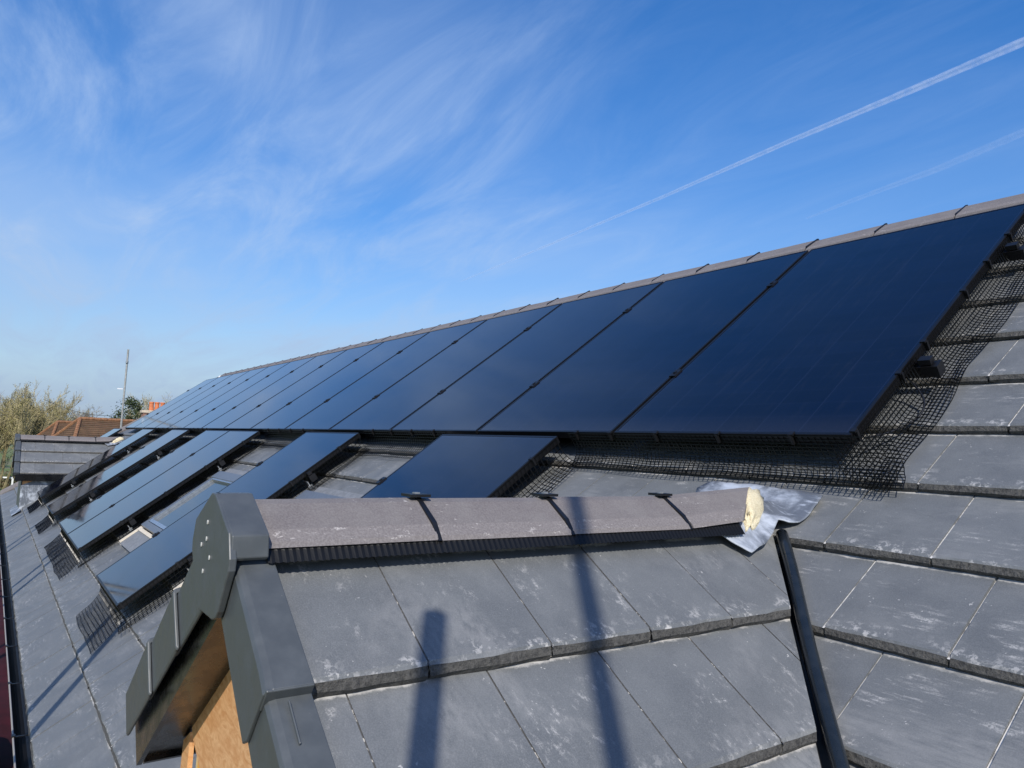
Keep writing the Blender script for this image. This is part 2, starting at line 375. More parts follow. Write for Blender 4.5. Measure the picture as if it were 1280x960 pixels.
# walls
m = Mat('brick_wall'); v = m.pos(); br_ = m.n('ShaderNodeTexBrick'); br_.inputs['Scale'].default_value = 4.4
mp = m.n('ShaderNodeMapping'); mp.inputs['Rotation'].default_value = (R(90), 0, 0); m.l(v, mp.inputs[0]); m.l(mp.outputs[0], br_.inputs['Vector'])
br_.inputs['Color1'].default_value = (0.30, 0.13, 0.08, 1); br_.inputs['Color2'].default_value = (0.22, 0.09, 0.06, 1); br_.inputs['Mortar'].default_value = (0.42, 0.38, 0.32, 1)
m.set(Base_Color=br_.outputs['Color'], Roughness=0.9); BRICK = m.m
b = MB(); yw0 = fl.y + 0.40; yw1 = bl.y - 0.40; xw0 = fl.x + 0.4
b.box(((xw0 + X_NEAR) / 2, (yw0 + yw1) / 2, (fl.z - 0.06) / 2), (X_NEAR - xw0, yw1 - yw0, fl.z - 0.06), BRICK); hobj(b, 'wall')
b = MB(); b.box(((fl.x + X_NEAR) / 2, fl.y + 0.03, fl.z - 0.10), (X_NEAR - fl.x, 0.022, 0.17), GLOSSB); hobj(b, 'fascia')
b = MB(); b.box(((fl.x + X_NEAR) / 2, fl.y + 0.23, fl.z - 0.18), (X_NEAR - fl.x, 0.36, 0.012), GLOSSB); hobj(b, 'soffit')

# camera test used only to pick which tiles are worth an object of their own
def in_view(P):
    q = P - Vector((0, 0, GZ)); z = q.dot(cf)
    if z < 0.3: return 0
    x = q.dot(cr) / z * 912.85; y = q.dot(cu) / z * 912.85
    if abs(x) > 700 or y < -540 or y > 540: return 0
    nd_ = abs(NN.dot(q)) / q.length
    return (912.85 / q.length) ** 2 * nd_

VS = XR + CA * 0  # valley of the near gable: X + Y = const in plan
def plane_gap(x, y):     # height of the gable slope above the main slope at a plan point
    zm = (P0.z + NN.z * TREF) + ((y - (P0.y + NN.y * TREF)) * math.tan(A))
    return ZR - (x - XR) * math.tan(A) - zm
VC = XR + (P0.y + NN.y * TREF) + (ZR - (P0.z + NN.z * TREF)) / math.tan(A)   # X + Y on the valley
PANELS = [(-1.217 - 1.06 * 14, -1.217, 0.0, 1.78)]
LOW = [(-3.64, -2.60), (-5.85, -4.81), (-8.205, -7.165), (-9.265, -8.225), (-11.275, -10.235), (-13.75, -12.71), (-17.32, -16.28)]
def under_panel(x, s):
    if -16.0 < x < -1.25 and 0.02 < s < 1.72: return True
    return any(a + 0.02 < x < c - 0.1 and -1.74 < s < -0.1 for a, c in LOW)
cand = []
rows = 15
for k in range(rows + 1):
    s0 = S_EAVE + 0.012 + GAUGE * k
    if s0 > S_RIDGE - 0.06: break
    off = -1.172 + (0.5 * TW if k % 2 else 0) - TW * 200
    off = off % TW
    i = 0; x = X_NEAR - 1.4
    # joints sit at -1.172 + n*TW for even courses counted from the eave
    base = -1.1715 + (0.0 if k % 2 == 1 else 0.5 * TW)
    n_hi = int((1.2 - base) / TW)
    n_lo = int((hip_x(s0) - base) / TW) - 1
    for n in range(n_lo, n_hi):
        cand.append((base + n * TW, s0, k))
scored = []
for x, s0, k in cand:
    c = MP(x + TW / 2, s0 + GAUGE / 2, TREF)
    if under_panel(x + TW / 2, s0 + GAUGE / 2): sc = 0
    else:
        sc = in_view(c)
        gap = plane_gap(c.x, c.y)
        if gap > 0.05 and c.x > XR and c.x + c.y < VC and c.y > 0.6: sc = 0
        # hidden behind the near gable
        elif c.x < XR - 0.4:
            ray = c - Vector((0, 0, GZ)); t = (XR) / ray.x; hit = Vector((0, 0, GZ)) + ray * t
            if 0.36 < hit.y < 1.9 and hit.z < ZR: sc = 0
    scored.append((sc, x, s0, k))
order = sorted(range(len(scored)), key=lambda i: -scored[i][0])
own = set(i for i in order[:300] if scored[i][0] > 0)
rest = MB(); bm_rest = bmesh.new()
EX = Vector((1, 0, 0))
hipn = Vector((-1, 1, 0)).normalized()        # outward of the hip line in plan
hip_pt = MP(X_END, S_RIDGE, 0)
val_n = Vector((1, 1, 0)).normalized()
for i, (sc, x, s0, k) in enumerate(scored):
    rnd = random.Random(i * 31 + 5)
    o_ = MP(x, s0, TREF + 0.017 + rnd.uniform(-0.0015, 0.0015))
    Mw = tile_matrix(o_, EX, UP, NN) @ Matrix.Rotation(rnd.uniform(-0.0035, 0.0035), 4, 'Z')
    me = MAIN_T[rnd.randrange(NT)] if i in own else MAIN_S
    c0, c1 = MP(x, s0), MP(x + TW, s0 + GAUGE)
    xmin_hip = hip_x(s0 + GAUGE + 0.05)
    clip = None
    if x < xmin_hip + 0.05:
        if x + TW < hip_x(s0) - 0.0: continue
        clip = clip_mesh(me, Mw, hip_pt, hipn)
    # near gable valley
    cy = (c0.y + c1.y) / 2; cx = x + TW / 2
    if XR + 0.10 < cx and cx + cy < VC + 0.35 and cy > 0.95:
        if cx + cy < VC - 0.30: continue
        clip = clip_mesh(me, Mw, Vector((VC - 0.004 - 1.9, 1.9, 0)), -Vector((1, 0.93, 0)).normalized())
    if clip is not None and len(clip.polygons) == 0: continue
    if i in own:
        o = bpy.data.objects.new('roof_tile', clip or me); link(o); o.parent = house; o.matrix_parent_inverse = hp; o.matrix_basis = Mw
    else:
        bmt = bmesh.new(); bmt.from_mesh(clip or me); bmt.transform(Mw); tmp = bpy.data.meshes.new('t'); bmt.to_mesh(tmp); bmt.free()
        bm_rest.from_mesh(tmp); bpy.data.meshes.remove(tmp)
me = bpy.data.meshes.new('roof_tile_field'); bm_rest.to_mesh(me); bm_rest.free()
for mt in MAIN_S.materials: me.materials.append(mt)
o = bpy.data.objects.new('roof_tile_field', me); link(o); hchild(o); o['kind'] = 'stuff'

# ------------------------------------------------------------------ ridge, hip
def ridge_profile(w=0.125, lip=0.03, t=0.016):
    """cross-section (side, height) of an angled ridge tile, apex at 0,0"""
    k = math.tan(R(31))
    right = [(0.0, 0.0), (0.02, -0.008), (w - 0.030, -(w - 0.030) * k), (w - 0.010, -(w - 0.012) * k - 0.004), (w, -(w) * k - lip)]
    inner = [(w - t, -(w) * k - lip), (w - t - 0.008, -(w - 0.01) * k - t), (0.0, -t * 1.2)]
    half = right + inner[:-1]
    left = [(-x, z) for x, z in reversed(right[1:])]
    innl = [(-x, z) for x, z in (inner[1], inner[0])]
    return right, left, half
def ridge_bar(b, p, q, side, m, w=0.125, lip=0.03, t=0.016, mitre=0.0, n=6, seed=0):
    """solid ridge tile from p to q, apex line p-q"""
    k = math.tan(R(31)); rnd = random.Random(seed)
    outer = [(-w, -w * k - lip), (-w + 0.006, -(w - 0.008) * k - 0.006), (-w + 0.03, -(w - 0.03) * k), (-0.02, -0.009), (0, -0.002), (0.02, -0.009), (w - 0.03, -(w - 0.03) * k), (w - 0.006, -(w - 0.008) * k - 0.006), (w, -w * k - lip)]
    inner = [(w - t, -w * k - lip), (w - t - 0.006, -(w - 0.008) * k - t), (0, -t * 1.3), (-w + t + 0.006, -(w - 0.008) * k - t), (-w + t, -w * k - lip)]
    sec = outer + inner
    p, q = Vector(p), Vector(q); d = (q - p).normalized(); sd = Vector(side).normalized(); upv = sd.cross(d).normalized()
    if upv.z < 0: upv = -upv
    rowsr = [[p.lerp(q, i / n) - d * (abs(x) * mitre * i / n) + sd * (x + rnd.uniform(-0.0008, 0.0008)) + upv * z for x, z in sec] for i in range(n + 1)]
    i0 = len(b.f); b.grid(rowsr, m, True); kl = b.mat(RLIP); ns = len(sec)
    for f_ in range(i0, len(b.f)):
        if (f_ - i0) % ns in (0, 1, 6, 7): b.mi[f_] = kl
    b.face(list(reversed(rowsr[0])), m); b.face(rowsr[-1], m)
def union_bar(b, p, d, side, w=0.125, lip=0.03, plate=True):
    k = math.tan(R(31)); sd = Vector(side).normalized(); d = Vector(d).normalized(); upv = sd.cross(d).normalized()
    if upv.z < 0: upv = -upv
    line = [(-w - 0.001, -w * k - lip - 0.004), (-w + 0.026, -(w - 0.03) * k + 0.001), (0, 0.0035), (w - 0.026, -(w - 0.03) * k + 0.001), (w + 0.001, -w * k - lip - 0.004)]
    for (a_, c_) in zip(line[:-1], line[1:]):
        P = [Vector(p) + sd * x + upv * (z + 0.003 - dz) + d * e for e in (-0.0055, 0.0055) for (x, z) in (a_, c_) for dz in (0,)]
        Q = [Vector(p) + sd * x + upv * (z - 0.02) + d * e for e in (-0.0055, 0.0055) for (x, z) in (a_, c_)]
        b.face([P[0], P[1], P[3], P[2]], BLACK); b.face([P[0], Q[0], Q[1], P[1]], BLACK); b.face([P[2], P[3], Q[3], Q[2]], BLACK)
    # clip plate over the apex
    T = lambda v_: Vector(p) + sd * v_.x + d * v_.y + upv * v_.z
    if not plate: return
    b.box((0, 0, 0.003), (0.045, 0.048, 0.006), BLACK, T)
    b.box((0, 0, 0.007), (0.012, 0.012, 0.004), GALV, T)
RA = MP(0, S_RIDGE, TREF) + Vector((0, 0, 0.098))     # apex of the main ridge caps
x = X_NEAR - 1.0; k = 0; L = 0.40
jx = -1.19
n = 0
x = jx + 8 * L
while x - L > X_END - 0.1:
    p = Vector((x - 0.004, RA.y, RA.z + random.uniform(-0.003, 0.003))); q = Vector((x - L + 0.004, RA.y, RA.z + random.uniform(-0.003, 0.003)))
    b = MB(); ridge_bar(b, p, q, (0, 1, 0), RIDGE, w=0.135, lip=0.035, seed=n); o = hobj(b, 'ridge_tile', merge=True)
    b = MB(); union_bar(b, (x - L, RA.y, RA.z), (1, 0, 0), (0, 1, 0), w=0.135, lip=0.035, plate=False); uo = b.obj('ridge_union'); uo.parent = o
    x -= L; n += 1
x_ridge_end = x
# black vent roll under the ridge
def comb(b, p, q, sl, drop, m, pitch=0.012, amp=0.006):
    p, q = Vector(p), Vector(q); L_ = (q - p).length; nn_ = int(L_ / pitch); sl = Vector(sl); drop = Vector(drop)
    r0 = []; r1 = []; r2 = []
    for i in range(nn_ + 1):
        c = p.lerp(q, i / nn_); e = amp if i % 2 else 0.0
        r0.append(c); r1.append(c + drop * 0.5 + sl * e); r2.append(c + drop + sl * (0.010 + e * 0.7))
    b.grid([r0, r1, r2], m)
b = MB(); comb(b, MP(X_END, S_RIDGE - 0.10, TREF + 0.055), MP(2.0, S_RIDGE - 0.10, TREF + 0.055), -UP, -NN * 0.05 - UP * 0.01, BLACK, 0.02); hobj(b, 'ridge_vent')
# hip tiles
hp0 = Vector((x_ridge_end, RA.y, RA.z)); hp1 = MP(hip_x(S_EAVE), S_EAVE, TREF) + Vector((0, 0, 0.02)); hp0 = hp0 - Vector((0, 0, 0.075)); hd = (hp1 - hp0); nL = int(hd.length / 0.4)
hs_ = Vector((1, 1, 0)).normalized(); hs_ = (hs_ - hd.normalized() * hs_.dot(hd.normalized())).normalized()
for i in range(nL):
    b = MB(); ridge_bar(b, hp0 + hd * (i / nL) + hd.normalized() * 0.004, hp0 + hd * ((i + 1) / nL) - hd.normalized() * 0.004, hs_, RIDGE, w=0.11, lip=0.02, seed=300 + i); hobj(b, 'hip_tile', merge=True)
# pale mortar block where ridge meets hip and a pale cap on the hip below it
for (pt, e) in ((hp0 + Vector((0.02, -0.10, -0.035)), 0.055), (hp0 + hd.normalized() * 1.75 + Vector((-0.03, -0.10, -0.05)), 0.05)):
    b = MB(); rnd = random.Random(3)
    rings = []
    for j in range(7):
        th = math.pi * j / 6
        rings.append([pt + Vector((1.9 * e * math.sin(th) * math.cos(ph), e * math.sin(th) * math.sin(ph), e * math.cos(th))) * rnd.uniform(0.85, 1.1) if False else pt + Vector((1.9 * e * math.sin(th) * math.cos(ph) * rnd.uniform(0.85, 1.1), e * math.sin(th) * math.sin(ph) * rnd.uniform(0.85, 1.1), e * math.cos(th))) for ph in [2 * math.pi * q / 8 for q in range(8)]])
    b.grid(rings, simple('pale_mortar', (0.72, 0.70, 0.66), 0.9, 0, 0.15, 80), True); hobj(b, 'mortar_bed', smooth=True)

# ------------------------------------------------------------------ gutter
eav = MP(0, S_EAVE, TREF - 0.012); gy, gz = eav.y + 0.004, eav.z - 0.034; gr = 0.058
b = MB(); secs = []
prof = [(gr * math.cos(t), gr * math.sin(t) - 0.0) for t in [math.pi + math.pi * i / 10 for i in range(11)]]
outp = [(-gr - 0.004, 0.004)] + prof + [(gr + 0.003, 0.004)]
inn = [((gr - 0.004) * math.cos(t), (gr - 0.004) * math.sin(t)) for t in [2 * math.pi - math.pi * i / 10 for i in range(11)]]
sec = outp + inn
xs_ = [2.5 - i * 0.9 for i in range(25)]
xs_ = [x_ for x_ in xs_ if x_ > -19.2]
b.grid([[(x_, gy + y_, gz + z_ + 0.004 * math.sin(x_ * 2.1)) for y_, z_ in sec] for x_ in xs_], BLACK, True)
gut = hobj(b, 'gutter', merge=True)
b = MB()
bead = MB(); bead.tube([(x_, gy - gr - 0.003, gz + 0.006 + 0.004 * math.sin(x_ * 2.1)) for x_ in xs_], 0.0045, simple('pale_gutter_bead', (0.34, 0.31, 0.27), 0.45), 6); bo = bead.obj('bead'); bo.parent = gut  # lip bead in a paler tone than the black gutter
xx = 1.0
while xx > -18.5:
    b = MB(); ring = [((gr + 0.005) * math.cos(t), (gr + 0.005) * math.sin(t)) for t in [math.pi * 0.94 + math.pi * 1.1 * i / 10 for i in range(11)]]
    b.grid([[(xx + dx, gy + y_, gz + z_) for y_, z_ in ring] for dx in (-0.018, 0.018)], BLACK); b.box((xx, gy - gr - 0.002, gz + 0.010), (0.03, 0.016, 0.012), BLACK); b.box((xx, gy - 0.02, gz + 0.006), (0.012, 0.07, 0.004), BLACK)
    bo = b.obj('bracket'); bo.parent = gut
    xx -= 0.9

# ------------------------------------------------------------------ gables on the slope
def clip_valley(me, Mw, vc, gap): return clip_mesh(me, Mw, Vector((vc - gap - 1.9, 1.9, 0)), Vector((1, 0.90, 0)).normalized())
D_EAVE = 0.965
def gable(xr, zr, near, label):
    dx = xr - XR; dz = zr - ZR; vc = VC + dx + dz / math.tan(A) * 1.0
    D = lambda y, d, n, side=1: DP(y, d, n, side, xr, zr)
    YF = 0.345; YW = 0.468; YB = vc - xr          # gable face, timber wall, where ridge meets the roof
    # body: black deck of both slopes down to the valley line, thick enough to be the rafters
    b = MB()
    for sd in (1, -1):
        top = [D(YF + 0.06, 0, -0.03, sd), D(YF + 0.06, D_EAVE - 0.01, -0.03, sd), D(YB - D_EAVE * CA - 0.02, D_EAVE - 0.01, -0.03, sd), D(YB - 0.03, 0, -0.03, sd)]
        b.face(top if sd == 1 else list(reversed(top)), DECK)
    g = hobj(b, 'gable_roof'); g['label'] = label
    def sub(b_, name, **k):
        o = b_.obj(name, **k); o.parent = g; return o
    # slope tiles towards the camera
    for k in range(3):
        d0 = 0.386 + DG * k
        base = 0.366 + (0.0 if k % 2 == 0 else -0.142)
        for n in range(0, 8):
            y = base + n * DTW
            if y + DTW < YF + 0.03 or y + (xr + (d0 - DG) * CA) > vc - 0.02: continue
            rnd = random.Random(k * 40 + n + int(dx * 10))
            me = DORM_T[rnd.randrange(NT)]
            Mw = tile_matrix(D(y, d0, 0.017 + rnd.uniform(-0.001, 0.001)), Vector((0, 1, 0)), Vector((-CA, 0, SA)), Vector((SA, 0, CA))) @ Matrix.Rotation(rnd.uniform(-0.003, 0.003), 4, 'Z')
            if y < YF + 0.05: me = clip_mesh(me, Mw, Vector((0, YF + 0.03, 0)), Vector((0, -1, 0)))
            if y + DTW + xr + d0 * CA > vc - 0.06: me = clip_valley(me, Mw, vc, 0.042)
            if len(me.polygons) == 0: continue
            o = bpy.data.objects.new('slope_tile', me); link(o); o.parent = g; o.matrix_basis = Mw
    # far slope: same tiles, joined because it faces away
    bmf = bmesh.new()
    for k in range(3):
        for n in range(0, 7):
            y = 0.63 + n * DTW + (0.13 if k % 2 else 0)
            if y + abs((0.386 + DG * k - DG) * CA) > YB + 0.1: continue
            Mw = tile_matrix(D(y, 0.386 + DG * k, 0.013, -1), Vector((0, -1, 0)), Vector((CA2, 0, SA2)), Vector((-SA2, 0, CA2)))
            t_ = bpy.data.meshes.new('t'); q = bmesh.new(); q.from_mesh(DORM_S); q.transform(Mw); q.to_mesh(t_); q.free(); bmf.from_mesh(t_); bpy.data.meshes.remove(t_)
    me = bpy.data.meshes.new('far_slope_tiles'); bmf.to_mesh(me); bmf.free()
    for mt in DORM_S.materials: me.materials.append(mt)
    o = bpy.data.objects.new('far_slope_tiles', me); link(o); o.parent = g; o['kind'] = 'stuff'
    # ridge tiles
    za = zr + 0.042; ys = [0.400, 0.757, 1.109, 1.512, 1.900]
    for i in range(4):
        b = MB(); jr = random.Random(i + 90); p = Vector((xr + jr.uniform(-.002, .002), ys[i] + 0.004, za + jr.uniform(-.0025, .0015))); q = Vector((xr + jr.uniform(-.002, .002), ys[i + 1] - 0.004, za + jr.uniform(-.0025, .0015)))
        if i == 3: q = Vector((xr, ys[i + 1], za + 0.026)); p.z += 0.002
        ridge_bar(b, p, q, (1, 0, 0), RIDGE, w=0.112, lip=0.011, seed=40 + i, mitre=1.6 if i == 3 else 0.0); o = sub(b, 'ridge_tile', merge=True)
        if i < 3:
            b = MB(); union_bar(b, (xr, ys[i + 1], za), (0, 1, 0), (1, 0, 0), w=0.112, lip=0.011); u_ = sub(b, 'ridge_union')
    b = MB()
    for sd in (1, -1):
        comb(b, Vector((xr + sd * 0.101, 0.41, za - 0.070)), Vector((xr + sd * 0.101, 1.72, za - 0.064)), Vector((sd * CA, 0, -SA)), Vector((sd * 0.014, 0, -0.027)), COMB, 0.0065, 0.0035)
    sub(b, 'ridge_vent')
    # gable end cap: hood plus shield
    b = MB()
    hood = [(-0.132, -0.100), (-0.128, -0.062), (-0.118, -0.056), (-0.012, 0.0), (0.012, 0.0), (0.118, -0.056), (0.128, -0.062), (0.132, -0.100)]
    zc = za + 0.008
    pts = [Vector((xr + x_, YF, zc + z_)) for x_, z_ in hood]; inn_ = [Vector((xr + x_ * 0.93, YF, zc + z_ - 0.006)) for x_, z_ in reversed(hood)]
    b.prism(pts + inn_, (0, 0.063, 0), VERGE)
    sh = [(-0.012, 0.0), (0.012, 0.0), (0.120, -0.058), (0.136, -0.100), (0.134, -0.120), (0.085, -0.196), (0.072, -0.209), (0.050, -0.216), (-0.050, -0.216), (-0.072, -0.209), (-0.085, -0.196), (-0.134, -0.120), (-0.136, -0.100), (-0.120, -0.058)]
    b.prism([Vector((xr + x_, YF - 0.004, zc + z_)) for x_, z_ in sh], (0, 0.013, 0), VERGE)
    o = sub(b, 'ridge_end_cap', merge=True)
    if near:
        bv = o.modifiers.new('bevel', 'BEVEL'); bv.width = 0.0024; bv.segments = 2; bv.limit_method = 'ANGLE'; bv.angle_limit = R(35)
        b = MB()
        for x_, z_ in ((-0.02, -0.055), (-0.02, -0.085), (-0.055, -0.10), (0.01, -0.115), (-0.03, -0.145)):  # small pale discs standing proud of the shield face
            c = Vector((xr + x_, YF - 0.0045, zc + z_))
            b.prism([c + Vector((0.0024 * math.cos(t), 0, 0.0042 * math.sin(t))) for t in [2 * math.pi * q / 8 for q in range(8)]], (0, -0.002, 0), simple('pale_disc', (0.5, 0.5, 0.48), 0.5))
        sub(b, 'cap_disc')
    YFC, YF = YF, YF + 0.020
    # dry verge units, both sides
    for sd in (1, -1):
        for i in range(3):
            d0 = (0.06, 0.386, 0.673)[i] - 0.01; d1 = (0.392, 0.682, 0.972)[i] + (0.03 if sd == -1 else 0)
            b = MB()
            def sec(d, lift, out, dep):
                # L section: outer plate from top down, then flange on top of the tiles
                o_ = [(YF + 0.060, 0.020 + lift), (YF + 0.060, 0.024 + lift), (YF + 0.006 - out, 0.024 + lift), (YF - 0.004 - out, 0.021 + lift), (YF - 0.008 - out, 0.013 + lift), (YF - 0.008 - out, -dep + 0.006), (YF - 0.006 - out, -dep), (YF - 0.001 - out, -dep), (YF - 0.001 - out, 0.010 + lift), (YF + 0.004, 0.018 + lift)]
                return [D(y_, d, n_, sd) for y_, n_ in o_]
            if sd == 1: ds = [(d0, -0.010, 0.0, 0.094), (d0 + 0.012, -0.010, 0.0, 0.100), (d1 - 0.045, 0.008, 0.004, 0.110), (d1 - 0.012, 0.010, 0.006, 0.106), (d1, 0.011, 0.007, 0.084)]
            else: ds = [(d0 - 0.022, 0.003, 0.009, 0.104), (d0 - 0.018, 0.004, 0.010, 0.107), (d0 - 0.010, 0.004, 0.010, 0.107), (d0 + 0.0, 0.005, 0.007, 0.106), (d0 + 0.12, 0.003, 0.004, 0.104), (d1 - 0.02, -0.004, 0.0, 0.101), (d1, -0.005, 0.0, 0.099)]
            rws = [sec(*q) for q in ds]
            b.grid(rws, VERGE, True); b.face(rws[0], VERGE); b.face(list(reversed(rws[-1])), VERGE)
            # closed lower end of the flange
            if sd == -1 and i < 2: T = None
            else: T = [D(YF - 0.012, d1 - 0.004, 0.034, sd), D(YF + 0.060, d1 - 0.004, 0.034, sd), D(YF + 0.060, d1 - 0.004, -0.010, sd), D(YF - 0.012, d1 - 0.004, -0.010, sd)]
            if sd == 1 and i: b.box((0, -0.01, -0.001), (0.003, 0.07, 0.006), VERGE, lambda v_: D(YF + 0.020 + v_.x, d0 + 0.075 + v_.y, 0.024 + v_.z, sd))
            if T and sd == 1: b.prism(T, (D(0, 0.006, 0, sd) - D(0, 0, 0, sd)), VERGE)
            o = sub(b, 'verge_unit', merge=True)
            if near: bv = o.modifiers.new('bevel', 'BEVEL'); bv.width = 0.0025; bv.segments = 2; bv.limit_method = 'ANGLE'; bv.angle_limit = R(40)
    YF = YFC
    # bargeboard and soffit in gloss black under each verge
    nS = -0.150 * CA
    def D2(y, d, n, sd): return Vector((xr + sd * (d * CA + n * SA), y, zr - d * SA + n * CA))
    for sd in (1, -1):
        b = MB()
        q = [D2(YF + 0.030, 0.0, -0.03, sd), D2(YF + 0.030, D_EAVE + 0.015, -0.03, sd), D2(YF + 0.030, D_EAVE + 0.015, nS - 0.012, sd), D2(YF + 0.030, 0.0, nS - 0.012, sd)]
        q[0].x = q[3].x = xr; q[3].z = zr + nS / CA - 0.004
        b.prism(q if sd == -1 else list(reversed(q)), (0, 0.012, 0), GLOSSB); sub(b, 'bargeboard')
        b = MB()
        q = [D2(YF + 0.0425, 0.0, nS, sd), D2(YF + 0.0425, D_EAVE + 0.01, nS, sd), D2(YW + 0.02, D_EAVE + 0.01, nS, sd), D2(YW + 0.02, 0.0, nS, sd)]
        q[0].x = q[3].x = xr; q[0].z = q[3].z = zr + nS / CA
        b.prism(q, (0, 0, 0.010), GLOSSB)
        sub(b, 'soffit')
        # eaves fascia along the bottom of the slope
        b = MB(); Ye = YB - D_EAVE * CA + 0.10
        T = [D2(YF + 0.045, D_EAVE + 0.012, 0.0, sd), D2(YF + 0.045, D_EAVE + 0.012, nS - 0.012, sd), D2(YF + 0.045, D_EAVE - 0.002, nS - 0.012, sd), D2(YF + 0.045, D_EAVE - 0.002, 0.0, sd)]
        b.prism(T, (0, Ye - YF - 0.045, 0), GLOSSB); sub(b, 'eaves_fascia')
    # cheek walls and gable wall
    zroof = lambda y: (P0.z + NN.z * (TREF)) + (y - (P0.y + NN.y * TREF)) * math.tan(A)
    xc = 0.62
    for sd in (1, -1):
        if near: break
        ztop = zr - xc * math.tan(A) + nS / CA + 0.005
        y_hit = (ztop - (P0.z + NN.z * TREF)) / math.tan(A) + (P0.y + NN.y * TREF)
        poly = [Vector((xr + sd * xc, YW + 0.02, zroof(YW + 0.02) - 0.02)), Vector((xr + sd * xc, y_hit + 0.1, zroof(y_hit + 0.1) - 0.02)), Vector((xr + sd * xc, y_hit, ztop)), Vector((xr + sd * xc, YW + 0.02, ztop))]
        b = MB(); b.prism(poly, (0.018 * -sd, 0, 0), PLY); sub(b, 'cheek_wall')
        b = MB(); hgt = 0.30; y2 = y_hit - 0.06
        poly = [Vector((xr + sd * (xc + 0.003), YW, zroof(YW) - 0.02)), Vector((xr + sd * (xc + 0.003), y2, zroof(y2) - 0.02)), Vector((xr + sd * (xc + 0.003), y2 - 0.12, min(ztop - 0.01, zroof(y2 - 0.12) + hgt))), Vector((xr + sd * (xc + 0.003), YW + 0.24, min(ztop - 0.05, zroof(YW + 0.24) + hgt + 0.1))), Vector((xr + sd * (xc + 0.003), YW, zroof(YW) + hgt + 0.1))]
        b.prism(poly, (0.004 * sd, 0, 0), LEAD); sub(b, 'lead_upstand')
    # plywood gable board: right-hand sheet with a raking cut lower edge
    zs = lambda x_: zr - abs(x_ - xr) * math.tan(A) + nS / CA
    if near:
        b = MB(); Y = YW
        poly = [(xr, zs(xr)), (xr - 0.56, zs(xr - 0.56)), (xr - 0.545, zs(xr - 0.545) - 0.03), (xr + 0.05, -1.02 + GZ), (xr + 0.70, -1.02 + GZ), (xr + 0.70, zs(xr + 0.70))]
        b.prism([Vector((x_, Y, z_)) for x_, z_ in poly], (0, 0.012, 0), PLY); sub(b, 'gable_board')
        b = MB()
        poly = [(xr - 0.555, zs(xr - 0.555) - 0.012), (xr - 0.62, zs(xr - 0.62) - 0.004), (xr - 0.67, -1.15 + GZ), (xr - 0.585, -1.15 + GZ)]
        b.prism([Vector((x_, Y - 0.004, z_)) for x_, z_ in poly], (0, 0.012, 0), PLY); sub(b, 'corner_board')
        b = MB(); poly = [(xr - 0.555, zs(xr - 0.555) - 0.03), (xr - 0.585, -1.15 + GZ), (xr - 0.555, -1.15 + GZ), (xr - 0.50, zs(xr - 0.50) - 0.16)]
        b.prism([Vector((x_, Y + 0.016, z_)) for x_, z_ in poly], (0, 0.05, 0), TIMBER); sub(b, 'timber_stud')
        b = MB(); b.box((xr - 0.505, Y + 0.02, zs(xr - 0.505) - 0.105), (0.026, 0.02, 0.062), simple('orange_packer', (0.80, 0.36, 0.03), 0.5)); sub(b, 'packer')
    else:
        b = MB(); Y = YW
        poly = [(xr, zs(xr)), (xr - 0.60, zs(xr - 0.60)), (xr - 0.60, -1.4 + GZ), (xr + 0.60, -1.4 + GZ), (xr + 0.60, zs(xr + 0.60))]
        b.prism([Vector((x_, Y, z_)) for x_, z_ in poly], (0, 0.012, 0), VERGE); sub(b, 'gable_board')
    # lead saddle where the ridge runs into the main slope
    zmain = lambda y: zroof(y)
    def zdorm(x_): return zr - abs(x_ - xr) * (math.tan(A) if x_ > xr else math.tan(A2))
    outl = [(-0.329, 0.38), (-0.309, 0.414), (-0.158, 0.418), (-0.016, 0.413), (0.14, 0.398), (0.143, 0.33), (0.136, 0.285), (0.118, 0.255), (0.100, 0.235), (0.108, 0.205), (0.137, 0.132), (0.164, 0.025), (0.138, -0.003), (0.108, -0.029), (0.03, 0.0), (-0.06, 0.0), (-0.12, -0.02), (-0.20, 0.03), (-0.19, 0.12), (-0.27, 0.26)]
    cx_, cy_ = 0.0, 0.24
    YJ = YB - 0.36
    dense = []
    for i in range(len(outl)):
        for t in range(6):
            f = t / 6; a_, c_ = outl[i], outl[(i + 1) % len(outl)]; dense.append((a_[0] + (c_[0] - a_[0]) * f, a_[1] + (c_[1] - a_[1]) * f))
    b = MB(); rws = []
    NR = 14
    for r_ in range(NR + 1):
        row = []
        for (ox, oy) in dense:
            f = r_ / NR; X_ = xr + cx_ + (ox - cx_) * f; Y_ = YJ + cy_ + (oy - cy_) * f
            zm, zd = zmain(Y_), zdorm(X_); kk = 0.03
            h_ = max(min(0.5 + 0.5 * (zm - zd) / kk, 1), 0); z_ = zd * (1 - h_) + zm * h_ + kk * h_ * (1 - h_)
            wv = mnoise.noise(Vector((X_ * 9, Y_ * 9, 2.0))) * 0.007 + mnoise.noise(Vector((X_ * 26, Y_ * 26, 5.0))) * 0.0035 - abs(mnoise.noise(Vector((X_ * 14 + Y_ * 6, Y_ * 5, 8.0)))) * 0.005
            bump = 0.026 * math.exp(-(((X_ - xr - 0.100) ** 2 + (Y_ - YJ - 0.245) ** 2) / 0.0016))
            row.append((X_, Y_, z_ + 0.026 + wv * (0.4 + 0.6 * f) + bump))
        rws.append(row)
    b.grid(rws, LEAD, True); o = sub(b, 'lead_saddle', smooth=True, merge=True)
    so = o.modifiers.new('thick', 'SOLIDIFY'); so.thickness = 0.003
    # mortar filling the open end of the last ridge tile
    b = MB(); rnd = random.Random(9); rws = []
    kx = math.tan(R(31))
